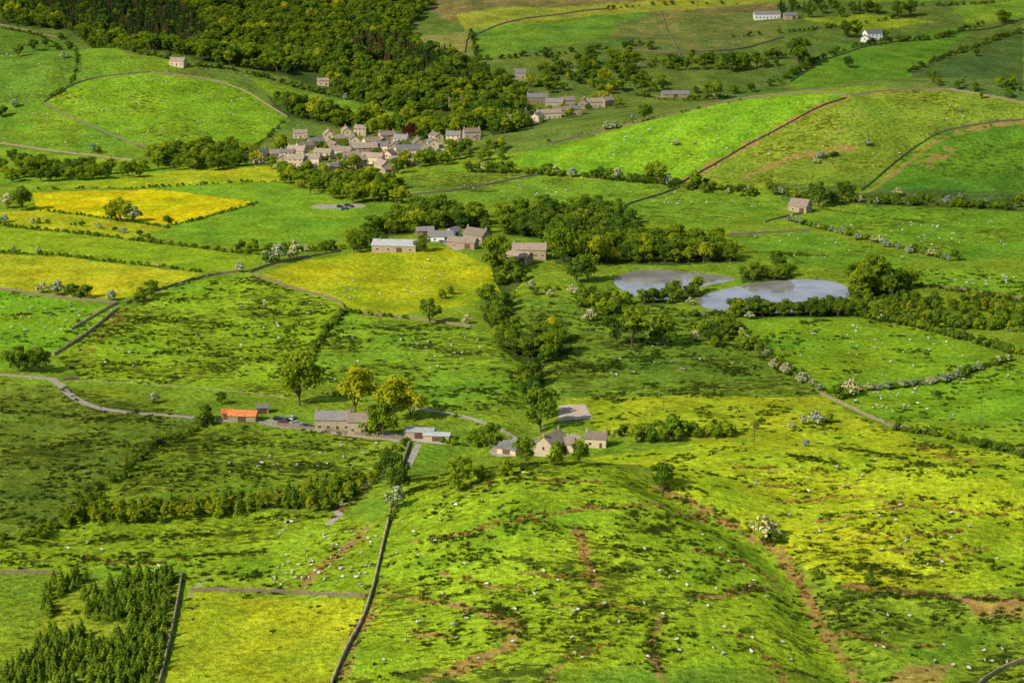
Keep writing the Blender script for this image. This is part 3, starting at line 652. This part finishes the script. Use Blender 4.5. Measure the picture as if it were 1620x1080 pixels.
# ---------------------------------------------------------------- flat yards / arena / water
def patch(name,poly,mat,lift=.06,ch=0,level=None):
    p=dens(gl(poly),True,ch=ch) if level is None else poly
    d=np.vstack([p,p[:1]]);d=dens(d,step=1.2,ch=0)[:-1]
    x0,y0=p.min(0);x1,y1=p.max(0)
    import mathutils
    g=[];st=2.5
    for xx in np.arange(x0,x1,st):
        for yy in np.arange(y0,y1,st):g.append((xx,yy))
    g=np.array(g);m=inside(g[:,0],g[:,1],p);db=dist_line(g[:,0],g[:,1],np.vstack([p,p[:1]]),5);g=g[m&(db>1)]
    allp=np.vstack([d,g]);n=len(d)
    r=mathutils.geometry.delaunay_2d_cdt([Vector(q) for q in allp],[(i,(i+1)%n) for i in range(n)],[],1,1e-5)
    vs=np.array([(q.x,q.y) for q in r[0]]);z=Hn(vs[:,0],vs[:,1])+lift if level is None else np.full(len(vs),level)
    me=bpy.data.meshes.new(name);me.from_pydata([(a[0],a[1],float(b)) for a,b in zip(vs,z)],[],[f for f in r[2]])
    me.materials.append(mat);me.update()
    if me.polygons and me.polygons[0].normal.z<0:me.flip_normals()
    return obj(name,me)
patch('riding_arena',[(885,642),(926,640),(938,662),(882,667)],M_sand,.14)
patch('farm_yard',[(785,722),(800,700),(830,692),(835,705),(815,722)],M_yard,.10)
patch('farm_yard',[(628,696),(640,682),(655,690),(720,698),(700,703)],M_yard,.10)
patch('farm_yard',[(700,385),(745,376),(760,390),(720,397)],M_yard,.12)
patch('village_yard',[(630,240),(700,230),(705,242),(650,252)],M_yard,.12)
mw,nt=newmat('pond_water');q=N(nt);pos=q.n('ShaderNodeNewGeometry').outputs['Position']
bs=q.n('ShaderNodeBsdfPrincipled');q.l(q.mix(q.mr(q.noise(pos,.06,3),.35,.65),(.24,.215,.20),(.36,.33,.315)),bs.inputs['Base Color']);bs.inputs['Roughness'].default_value=.06;bs.inputs['IOR'].default_value=1.75
bp=q.n('ShaderNodeBump');bp.inputs['Strength'].default_value=.12;bp.inputs['Distance'].default_value=.04;q.l(q.noise(pos,1.2,3),bp.inputs['Height']);q.l(bp.outputs[0],bs.inputs['Normal'])
o=q.n('ShaderNodeOutputMaterial');q.l(bs.outputs[0],o.inputs[0])
for p,Lv in zip(pondP,pondL):patch('pond_water',p,mw,level=Lv)
# ---------------------------------------------------------------- woods
for w,p in zip(woods,wp):
    name,_,sp,keep,mix,hr=w
    xy=clear(fill(p,sp,keep),.9,2.5)
    if name=='broadleaf_woodland':
        m=np.ones(len(xy),bool)
        for e in excl:m&=~inside(xy[:,0],xy[:,1],e)
        m&=fbm(xy[:,0]/55,xy[:,1]/55,8,2)<.58
        xy=xy[m]
    if len(xy)==0:continue
    k=np.array(list(mix));ww=np.array([mix[i] for i in mix],float);pid=rng.choice(k,len(xy),p=ww/ww.sum())
    if name=='young_spruce_plantation':
        m=(fbm(xy[:,0]/12,xy[:,1]/18,5,3)>.36)|(xy[:,0]>p[:,0].mean()+8);xy=xy[m];pid=pid[m]
    h=rng.uniform(hr[0],hr[1],len(xy))*rng.uniform(.75,1.1,len(xy));nom=np.array(NOMH)[pid];s=h/nom;s2=s*rng.uniform(.9,1.2,len(xy))
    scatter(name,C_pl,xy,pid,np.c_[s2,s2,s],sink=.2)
# ---------------------------------------------------------------- named trees: u,v,height px,kind
TN={0:'sycamore_tree',1:'ash_tree',2:'oak_tree',3:'alder_tree',4:'spruce_tree',5:'young_spruce_tree',6:'green_bush',7:'hawthorn_bush',8:'dark_bush',9:'copper_beech_tree',10:'larch_tree',11:'birch_tree',12:'oak_tree',13:'sycamore_tree'}
def tree(u,v,px,k,wide=1.):
    x,y=gp(u,v);h=px*1.12*math.hypot(y,EYE)/FPX;s=h/NOMH[k];o=obj(TN[k],PR[k][1],loc=(x,y,hz(x,y)-.15),rz=R.uniform(0,6.28));o.scale=(s*wide,s*wide,s)
for t in[(474,642,80,0,.9),(562,656,74,1,1.0),(622,664,66,1,1.05),(650,664,46,1,1.1),(606,692,54,0,.9),(590,690,30,6,1),(855,684,68,0,.9),(843,640,42,2,1),(839,612,38,2,1),(868,660,38,0,1),(680,512,38,12,1),(1000,550,66,3,1.15),(1052,548,48,13,1),(975,545,46,2,.9),
 (1150,532,30,0,1),(625,768,50,2,.85),(632,785,52,12,.85),(628,805,34,7,.9),(612,760,44,2,.85),(833,735,42,13,.9),(917,738,38,0,.85),(880,735,34,6,.8),(726,775,52,13,.75),(775,708,38,0,1.1),(750,705,24,6,1),(760,758,22,6,1),(800,752,24,6,1),(1048,776,42,0,1.0),(1205,855,38,7,1.2),(1225,862,22,8,1),(1376,925,18,8,1),
 (1292,915,16,8,1),(62,590,40,12,1.1),(30,588,38,2,1.1),(45,590,30,2,1),(786,428,52,0,1.0),(892,420,58,13,.9),(930,445,42,13,1.0),(912,447,34,12,1),(945,420,46,1,.9),(1230,428,30,12,1),(1380,462,58,3,1),(1365,470,45,0,1),(1405,465,44,4,1),(1345,625,24,7,1.2),(1325,630,20,8,1.2),
 (190,352,38,1,1.0),(210,352,24,7,1.2),(175,350,26,0,1),(265,356,14,8,1),(35,333,36,12,1.1),(12,330,22,7,1.1),(8,352,12,7,1.3),(90,468,22,7,1.2),(115,470,20,8,1.2),(135,472,20,8,1.2),(68,463,16,7,1.2),(178,475,16,7,1),(240,470,26,0,1),(222,478,22,6,1),(400,397,18,6,1.2),(382,397,16,8,1),
 (440,415,26,7,1.4),(425,415,18,6,1.3),(466,410,20,7,1),(380,430,16,7,1),(243,638,16,7,1.2),(350,640,20,0,1),(325,670,28,6,1),(1155,115,30,12,1),(1262,105,42,0,1),(1342,108,18,12,1),(1134,158,30,1,1),(1020,192,26,0,1),(1038,292,36,1,1),(1100,298,24,6,1),(1295,328,38,12,1),(1338,318,30,12,1.1),(1318,325,20,2,1),
 (960,205,12,7,1.4),(972,204,12,7,1.2),(520,195,34,2,1),(455,180,32,2,1),(492,190,28,1,1),(488,280,26,1,1),(590,215,26,1,1.1),(650,222,26,9,1),(720,215,28,1,1),(640,260,22,1,1),(560,275,30,1,1.1),(515,250,20,1,.9),(460,290,28,1,1.1),(700,262,22,0,1),(445,235,20,6,1.2),
 (1420,28,24,2,1),(1440,26,24,12,1),(1585,38,20,2,1.2),(1330,28,16,12,1),(1280,28,18,2,1),(1240,26,22,4,1),(1340,60,22,2,1),(1356,58,18,12,1),(1400,62,12,2,1),(935,508,18,7,1.2),(955,495,22,6,1),(840,458,14,7,1.2),(700,472,14,6,1),(740,512,14,7,1),(712,465,12,6,1),
 (1290,670,20,7,1.3),(1310,668,16,6,1),(1270,670,14,7,1.2),(1195,678,12,6,1),(1250,676,10,7,1.3),(1275,705,10,7,1.3),(1205,672,12,8,1),(1185,495,22,8,1.3),(1205,494,20,8,1.2),(690,370,30,2,1),(770,368,34,4,1),(598,395,26,2,1),(572,398,28,0,1),(560,400,22,2,1),(668,398,24,2,1),
 (30,90,18,12,1),(72,75,14,12,1),(52,80,16,2,1),(100,92,10,7,1.2),(25,170,12,7,1),(5,185,16,8,1),(145,240,12,7,1.2),(155,242,10,6,1.2),(60,400,10,7,1),(20,398,10,7,1),(1000,190,8,7,1),(1300,250,10,7,1.5),(1372,232,12,7,1),(1320,248,8,8,1.6),(1290,258,8,7,1.5),(1070,230,8,7,1.5),(1440,400,12,7,1.3),(1510,412,16,8,1),
 (770,695,20,6,1),(985,690,18,8,1),(905,465,14,7,1.3),(1500,60,12,12,1),(1545,90,12,2,1),(535,200,26,13,1),(575,198,28,0,1),(610,205,24,1,1),(680,212,26,13,1),(545,275,20,0,1),(630,275,24,13,1),(585,290,26,1,1),(405,262,22,1,1),(430,268,20,0,1),
 (1185,505,12,7,1.3),(1245,590,16,7,1.3),(1270,605,16,7,1.3),(1225,582,14,7,1.2),(1490,605,14,7,1.3),(1520,592,14,7,1.3),(1470,608,12,7,1.2),(1355,380,10,7,1.4),(1400,390,10,7,1.4),(1470,405,10,7,1.4),(1420,310,12,7,1.4),(1500,322,12,7,1.3),(1100,540,16,7,1.2),(870,470,12,7,1.2)]:tree(*t)
# ---------------------------------------------------------------- hedges, walls
def hedge(pts,h=2.2,mix={6:2,8:2,7:.6},sp=1.7,gap=.05,name='hedgerow',w=.8):
    p=dens(gl(pts),step=sp);m=rng.uniform(0,1,len(p))>gap;p=p[m]+rng.normal(size=(m.sum(),2))*w*.6
    p=clear(p,.7,0)
    k=np.array(list(mix));ww=np.array([mix[i] for i in mix],float);pid=rng.choice(k,len(p),p=ww/ww.sum())
    hh=h*rng.uniform(.55,1.4,len(p))**1.2;s=hh/np.array(NOMH)[pid];scatter(name,C_pl,p,pid,np.c_[s*1.1,s*1.1,s],sink=.15)
HD={6:1,8:3,7:.15};HB={6:1.2,8:2.2,7:2.6}
hedge([(740,272),(870,277),(1000,290),(1060,295)],6.0,{6:1,8:1,0:2,2:1.5,7:.5},3.4,.1);hedge([(1060,297),(1200,305),(1360,322),(1480,325),(1600,332)],4.0,{6:2,8:3,7:1,0:.5},2.8,.18)
hedge([(1250,350),(1340,372),(1420,392),(1500,412)],3.4,HB,2.2,.1);hedge([(1155,512),(1180,540),(1230,578),(1300,618)],3.4,HB,1.8,.08)
hedge([(1310,622),(1400,616),(1500,602),(1545,585),(1600,570)],2.8,HB,1.7,.06);hedge([(1330,497),(1440,515),(1530,540),(1610,562)],3.4,HD,1.6,.05)
hedge([(1420,680),(1500,692),(1560,708),(1620,722)],2.6,HD,1.5,.05);hedge([(545,492),(515,525),(498,550),(488,575)],2.2,{6:3,1:.0,8:1},1.6,.1,w=1.6)
hedge([(545,493),(600,500),(660,505)],1.6,HD,1.5,.2);hedge([(330,672),(290,690),(230,715),(180,755),(140,795),(110,825),(60,848),(0,862)],2.6,{6:2,8:3,7:.2,11:.7},2.0,.25,w=3.2)
hedge([(10,605),(200,655)],1,HD,4,.5);hedge([(60,300),(240,298),(440,288)],1.7,HD,2.2,.3);hedge([(0,357),(200,379),(410,403)],2.0,HD,1.8,.12)
hedge([(0,355),(80,352),(200,368),(270,385)],2.6,HB,4.5,.35);hedge([(420,400),(480,398),(545,395)],4.5,{0:1,6:2,8:1,7:1.6},2.5,.1);hedge([(0,400),(120,406),(320,431)],1.8,HD,1.9,.15)
hedge([(275,356),(340,340),(408,320)],1.5,HD,1.7,.15);hedge([(60,333),(180,347),(265,361)],1.5,HD,1.7,.2);hedge([(470,262),(560,262),(620,275)],2.8,{6:2,7:.4},3,.4)
hedge([(450,192),(425,215),(400,235)],2,HD,2.4,.25);hedge([(310,105),(400,118),(470,140),(600,165)],4,{8:2,2:1,0:1,7:.1},4,.2);hedge([(95,62),(180,80),(300,104)],4.2,{8:2,2:1},4,.25)
hedge([(0,45),(95,62),(135,120),(70,162)],2.6,HD,3,.3);hedge([(640,700),(600,740),(590,770)],2.2,{6:2,8:2},2,.3,w=2);hedge([(1060,775),(1100,795),(1170,832),(1230,868)],1.5,HD,2.0,.35,w=2.5)
hedge([(1080,500),(1160,500),(1240,494),(1330,496)],2.8,HD,1.9,.08);hedge([(1440,452),(1500,458),(1620,478)],2.2,HD,2,.25);hedge([(960,690),(1080,688),(1180,684)],2.2,{6:2,8:1,7:1},2.4,.3)
hedge([(1220,132),(1260,118),(1330,80),(1400,68)],5,{8:2,12:1.5},5,.25);hedge([(1440,115),(1500,88),(1560,70),(1620,50)],4.2,{8:2,12:.8},4.5,.2);hedge([(1180,158),(1050,186),(940,205),(870,225)],1.8,HD,3,.5)
hedge([(745,50),(750,75),(755,95)],5,{12:1,4:1},5,.1);hedge([(880,118),(1000,112),(1100,100),(1250,92)],5.5,{8:2,12:1.5,7:.6,0:1.5},5,.25);hedge([(1000,150),(1050,160),(1160,155)],4,{8:2,0:.9,7:.5},4,.25)
hedge([(1160,60),(1250,52),(1330,42),(1420,30)],4,{8:2,12:1},5,.3);hedge([(660,648),(600,640),(500,620),(440,628)],1.6,HD,3,.6);hedge([(1440,10),(1540,8),(1620,-2)],3,{8:2,12:.6},4,.3)
hedge([(700,700),(760,708),(790,700)],2.2,{6:2,7:.6},2,.3);hedge([(720,660),(780,680)],1.4,HD,2.4,.4);hedge([(1170,500),(1140,508),(1100,500)],2,HD,2,.3)
hedge([(800,475),(850,465),(900,455),(1000,470),(1100,485)],3,{6:2,8:2,7:.8,2:.5},4.5,.45,w=3);hedge([(620,825),(628,790),(635,760)],1.8,{6:1,8:1},2.4,.3,w=1.5)
hedge([(760,95),(900,85),(1020,70)],4,{8:2,12:1},6,.3);hedge([(1070,292),(1150,245),(1240,200)],1.3,HD,5,.5,w=2);hedge([(1362,300),(1420,250),(1480,210),(1620,190)],1.5,HD,5,.5,w=2)
hedge([(1400,68),(1500,60),(1560,35)],4,{8:2,12:1},5,.3);hedge([(960,15),(1100,5),(1200,8)],3,{8:1},7,.4);hedge([(190,484),(240,464),(330,438)],1.6,HB,3,.4,w=1.5)
def wall(pts,h=1.25,w=.55,name='dry_stone_wall',mat=None):
    p=dens(gl(pts),step=1.6);z=Hn(p[:,0],p[:,1]);t=np.gradient(p,axis=0);t/=np.linalg.norm(t,axis=1)[:,None];nx,ny=-t[:,1],t[:,0]
    n=len(p);hh=h*(1+rng.uniform(-.2,.10,n)+.35*(fbm(p[:,0]/6,p[:,1]/6,71,2)-.4))
    V=[]
    for off,zz in((-w/2,-.6),(-w*.34,hh),(0,hh+.14),(w*.34,hh),(w/2,-.6)):
        jit=rng.uniform(-.04,.04,n);V.append(np.c_[p[:,0]+nx*(off+jit),p[:,1]+ny*(off+jit),z+zz])
    V=np.stack(V,1).reshape(-1,3);F=[]
    for i in range(n-1):
        for k in range(4):a=i*5+k;F.append((a,a+5,a+6,a+1))
    F+=[(0,1,2,3,4),tuple((n-1)*5+k for k in(4,3,2,1,0))]
    me=bpy.data.meshes.new(name);me.from_pydata(V.tolist(),[],F);me.materials.append(mat or M_wall);me.update();obj(name,me)
for w in[[(522,1090),(548,1025),(572,985),(588,940),(598,895),(606,860),(614,828)],[(614,828),(622,790),(634,740),(648,702)],[(250,1090),(266,1025),(280,960),(288,908)],[(85,562),(140,527),(188,488)],[(112,522),(150,500),(185,480)],[(1540,1090),(1575,1062),(1620,1045)]]:wall(w,w=.7,mat=M_wallf)
for w in[[(303,934),(400,936),(480,938),(578,944)],[(0,906),(90,907)],
 [(185,480),(120,474),(0,458)],[(200,480),(240,462),(330,436),(385,430)],[(395,432),(430,418),(480,408),(540,398)],
 [(400,436),(460,455),(540,477),(545,490)],[(545,492),(640,503),(745,517)],[(0,228),(90,240),(210,254)],[(70,164),(150,201),(245,238)],[(70,162),(130,125),(240,115)],[(240,115),(380,134),(455,186)],[(1067,294),(1150,246),(1240,201),(1340,155)],
 [(1362,302),(1420,250),(1480,210),(1540,198),(1620,190)],[(640,310),(720,302),(850,277)],[(985,327),(1070,300)],[(1150,372),(1280,366)],[(1298,624),(1345,645),(1400,670)],[(1445,452),(1520,458),(1620,474)],[(870,228),(950,206),(1050,185),(1180,156),(1340,150)],
 [(1345,152),(1480,140),(1540,148),(1620,165)],[(1210,352),(1270,338)],[(1085,110),(1060,60),(1045,20)],[(440,672),(520,682),(600,692),(640,695)],[(735,85),(740,52),(960,15)],[(1500,55),(1620,30)],[(100,602),(125,600)],[(0,40),(95,60)],
 [(1400,672),(1500,690),(1620,716)],[(1312,618),(1400,612),(1500,598),(1600,566)],[(545,495),(510,530),(488,580)],[(1000,80),(1100,88),(1240,60)],[(1250,130),(1330,85),(1440,62)]]:wall(w,w=.45,h=1.15)
# ---------------------------------------------------------------- rush tufts in the pastures
def rushes():
    A=[];B=[]
    for poly,t,r,d in fields:
        if r<.28:continue
        p=gl(poly)
        if p[:,1].min()>1150:continue
        x0,y0=p.min(0);x1,y1=p.max(0);ar=(x1-x0)*(y1-y0);n=int(ar*.34)
        x=rng.uniform(x0,x1,n);y=rng.uniform(y0,y1,n);m=inside(x,y,p)
        f=fbm(x/20,y/14,21,2)*.5+fbm(x/5,y/3.2,44,3)*.65
        m&=f>(.645-.15*r);A.append(np.c_[x[m],y[m]])
    A=[np.vstack(A)]
    if len(A[0])>75000:A=[A[0][rng.choice(len(A[0]),75000,False)]]
    for ln,w in rushstreaks:
        p=dens(gl(ln),step=1.)
        if p[:,1].min()>1200:continue
        k=fbm(p[:,0]/6,p[:,1]/6,5,2)>.36;p=p[k];q=np.repeat(p,3,0)+rng.normal(size=(len(p)*3,2))*w*.8;A.append(q)
    for ln,w,k in streaks:
        p=dens(gl(ln),step=1.)
        if p[:,1].min()>1100:continue
        kk=fbm(p[:,0]/6,p[:,1]/6,5,2)>.30;p=p[kk];q=np.repeat(p,2,0)+rng.normal(size=(len(p)*2,2))*w*.7;B.append(q)
    A=np.vstack(A);B=np.vstack(B)
    scatter('rush_tufts',C_tu,A,rng.integers(0,2,len(A)),rng.uniform(.4,1.2,len(A)),sink=0)
    scatter('dry_grass_tufts',C_tu,B,np.where(rng.uniform(0,1,len(B))<.8,2,0),rng.uniform(.5,1.2,len(B)),sink=0)
rushes()
# ---------------------------------------------------------------- sheep
def flock(poly,n,name='sheep_flock'):
    n=int(n*1.15);p=gl(poly);x0,y0=p.min(0);x1,y1=p.max(0);o=[]
    while len(o)<n:
        x=rng.uniform(x0,x1,n*3);y=rng.uniform(y0,y1,n*3);m=inside(x,y,p)&(fbm(x/30,y/30,91,2)>.33);o+=list(np.c_[x[m],y[m]])
    o=clear(np.array(o[:n]),1,1);scatter(name,C_sh,o,rng.choice([0,0,1],len(o)),rng.uniform(.7,1.15,len(o)),sink=0)
for a in[([(640,780),(950,745),(1200,900),(1300,1070),(600,1070)],45),([(30,870),(420,815),(600,835),(580,930),(300,920)],65),([(90,160),(240,118),(380,140),(440,190),(380,225),(245,230)],75),([(0,60),(90,80),(120,120),(0,170)],22),([(0,180),(60,170),(230,240),(0,225)],25),
 ([(860,240),(1180,160),(1330,155),(1080,280)],50),([(1350,160),(1600,170),(1400,250),(1150,280)],40),([(1190,505),(1420,520),(1570,560),(1320,610)],28),([(1320,630),(1600,590),(1610,660),(1440,665)],24),([(1280,350),(1600,345),(1600,400),(1500,400)],28),
 ([(1160,375),(1290,372),(1440,410),(1260,415)],18),([(720,290),(1050,300),(1230,325),(900,340)],40),([(1100,720),(1600,740),(1600,900),(1350,900)],28),([(120,580),(400,445),(530,485),(470,600)],22),([(420,445),(700,400),(770,450),(560,485)],18),([(0,465),(170,485),(20,570)],20),
 ([(500,600),(560,510),(780,540),(820,640)],22),([(1320,950),(1600,950),(1600,1060),(1400,1060)],14),([(860,560),(1100,500),(1250,600),(900,620)],18),([(1440,430),(1610,435),(1610,465)],14),([(340,690),(620,700),(500,750),(300,750)],15)]:flock(*a)
for u,v in[(735,893),(770,925),(815,965),(878,872),(940,905),(1020,870),(860,905),(700,940),(1120,960),(905,1010),(1190,1010),(660,985),(1075,1030),(980,985)]:
    x,y=gp(u,v);obj('sheep',SH[R.choice([0,0,1])],loc=(x,y,hz(x,y)),rz=R.uniform(0,6.28))
# ---------------------------------------------------------------- parked cars
def carpaint(n,c):return simple_mat(n,c,tuple(k*1.1 for k in c),1,.3,0,.5)
CP_=[carpaint('car_paint_white',(.7,.7,.7)),carpaint('car_paint_blue',(.03,.06,.2)),carpaint('car_paint_black',(.03,.03,.035)),carpaint('car_paint_silver',(.35,.36,.38)),carpaint('car_paint_red',(.35,.03,.02))]
def car(u,v,rot,k):
    x,y=gp(u,v);e=bpy.data.objects.new('parked_car',None);scn.collection.objects.link(e);e.location=(x,y,hz(x,y)+.1);e.rotation_euler=(0,0,math.radians(rot))
    def prism(prof,hw,taper=1.,z=.75):
        n=len(prof);V=[(a,-hw*(taper if b>z else 1),b) for a,b in prof]+[(a,hw*(taper if b>z else 1),b) for a,b in prof]
        mb=MB();mb.add(V,[tuple(range(n)),tuple(range(2*n-1,n-1,-1))]+[((i+1)%n,i,n+i,n+(i+1)%n) for i in range(n)]);return mb
    obj('body',prism([(-2.1,.3),(-2.15,.6),(-2.05,.92),(-1.3,.98),(.95,.98),(1.9,.82),(2.12,.6),(2.1,.3)],.86).mesh('car_body',[CP_[k]]),e)
    obj('cabin_glass',prism([(-1.95,.985),(-1.55,1.38),(.2,1.40),(.95,.985)],.80,.82,1.1).mesh('car_glass',[M_glass]),e)
    obj('cabin_roof',prism([(-1.6,1.405),(-1.45,1.46),(.1,1.47),(.28,1.405)],.68).mesh('car_roof',[CP_[k]]),e)
    mb=MB()
    for wx in(-1.3,1.3):
        for s in(-1,1):mb.tube((wx,s*.66,.32),(wx,s*.89,.32),.32,.32,14)
    obj('wheels',mb.mesh('wheels',[M_tyre]),e)
for c in[(440,664,10,2),(452,666,80,1),(463,663,75,0),(447,671,15,4),(470,672,5,3),(486,676,0,2),(642,697,70,0),(800,712,40,3),(538,328,15,2),(548,331,80,1),(556,328,70,2),(550,326,10,2),(541,332,60,3),(700,384,20,3)]:car(*c)
# ---------------------------------------------------------------- utility poles
def pole(u,v,h=9):
    x,y=gp(u,v);mb=MB();mb.tube((0,0,-.5),(0,0,h),.16,.11,8);mb.box(-.9,.9,-.06,.06,h-.6,h-.45)
    for k in(-.75,0,.75):mb.tube((k,0,h-.44),(k,0,h-.2),.05,.04,6)
    obj('utility_pole',mb.mesh('utility_pole',[M_wood]),loc=(x,y,hz(x,y)),rz=R.uniform(-.4,.4))
for t in[(1193,700),(1551,670),(1378,395),(770,288),(318,300),(228,292),(1050,648),(905,215),(995,200),(600,520),(258,905,4)]:pole(*t)
# ---------------------------------------------------------------- light
SUN_EL=math.radians(36);AZ=math.radians(-130)   # compass-like angle from +Y, negative = left
sd=Vector((math.sin(AZ)*math.cos(SUN_EL),math.cos(AZ)*math.cos(SUN_EL),math.sin(SUN_EL)))
sl=bpy.data.lights.new('sun','SUN');sl.energy=5;sl.angle=math.radians(.5);sl.color=(1,.93,.76);so=bpy.data.objects.new('sun',sl);scn.collection.objects.link(so)
so.rotation_euler=sd.to_track_quat('Z','Y').to_euler()
w=bpy.data.worlds.new('World');scn.world=w;w.use_nodes=True;nt=w.node_tree;sk=nt.nodes.new('ShaderNodeTexSky');sk.sky_type='NISHITA';sk.sun_disc=False
sk.sun_elevation=SUN_EL;sk.sun_rotation=AZ;bg=nt.nodes['Background'];bg.inputs[1].default_value=.12;nt.links.new(sk.outputs[0],bg.inputs[0])
# ---------------------------------------------------------------- unseen overcast sheet, added and shaped along the sun to shade chosen ground
def add_cloud_shade():
    Z=950.;xs=np.linspace(-1500,1700,200);ys=np.linspace(300,3200,200);X,Y=np.meshgrid(xs,ys);x=X.ravel();y=Y.ravel()
    d=np.zeros(x.shape)
    for (u,v,ru,rd,k) in[(60,740,75,110,.4),(1050,590,70,50,.38),(300,20,330,260,.38),(1500,60,420,330,.38),(1000,60,260,260,.3),(1560,300,120,110,.38),(930,400,160,60,.15),(1300,420,160,60,.18),(800,150,150,110,.12),(1480,490,120,50,.22),(1500,1030,50,45,.2)]:
        cx,cy=gp(u,v);d=np.maximum(d,k*np.exp(-(((x-cx)/ru)**2+((y-cy)/rd)**2)**1.3))
    d=d*(.65+.7*fbm(x/90,y/90,61,3));z=Hn(x,y)
    t=(Z-z)/sd.z;cx=x+sd.x*t;cy=y+sd.y*t
    nr,nc=X.shape;i=(np.arange(nr-1)[:,None]*nc+np.arange(nc-1)[None,:]).ravel();f=np.c_[i,i+1,i+nc+1,i+nc]
    f=f[d[f].max(1)>.01]
    me=bpy.data.meshes.new('cloud_shade_mesh');me.from_pydata(np.c_[cx,cy,Z+40*fbm(x/200,y/200,5,3)].tolist(),[],f.tolist())
    a=me.attributes.new('dens','FLOAT','POINT');a.data.foreach_set('value',d.astype(np.float32));me.polygons.foreach_set('use_smooth',[True]*len(f))
    m,nt=newmat('cloud_shade_veil');q=N(nt);t=q.n('ShaderNodeBsdfTransparent');tl=q.n('ShaderNodeBsdfTranslucent');tl.inputs[0].default_value=(.9,.9,.92,1)
    mx=q.n('ShaderNodeMixShader');q.l(q.attr('dens').outputs['Fac'],mx.inputs[0]);q.l(t.outputs[0],mx.inputs[1]);q.l(tl.outputs[0],mx.inputs[2])
    o=q.n('ShaderNodeOutputMaterial');q.l(mx.outputs[0],o.inputs[0]);me.materials.append(m);obj('cloud_shade_sheet',me)
add_cloud_shade()
# ---------------------------------------------------------------- camera
cd=bpy.data.cameras.new('camera');cd.sensor_width=36;cd.lens=FPX/1620*36;cd.clip_start=1;cd.clip_end=20000
co=bpy.data.objects.new('camera',cd);scn.collection.objects.link(co);co.location=(0,0,EYE);co.rotation_euler=(math.pi/2-PITCH,0,0);scn.camera=co
scn.view_settings.view_transform='Standard';scn.view_settings.look='None';scn.view_settings.exposure=0
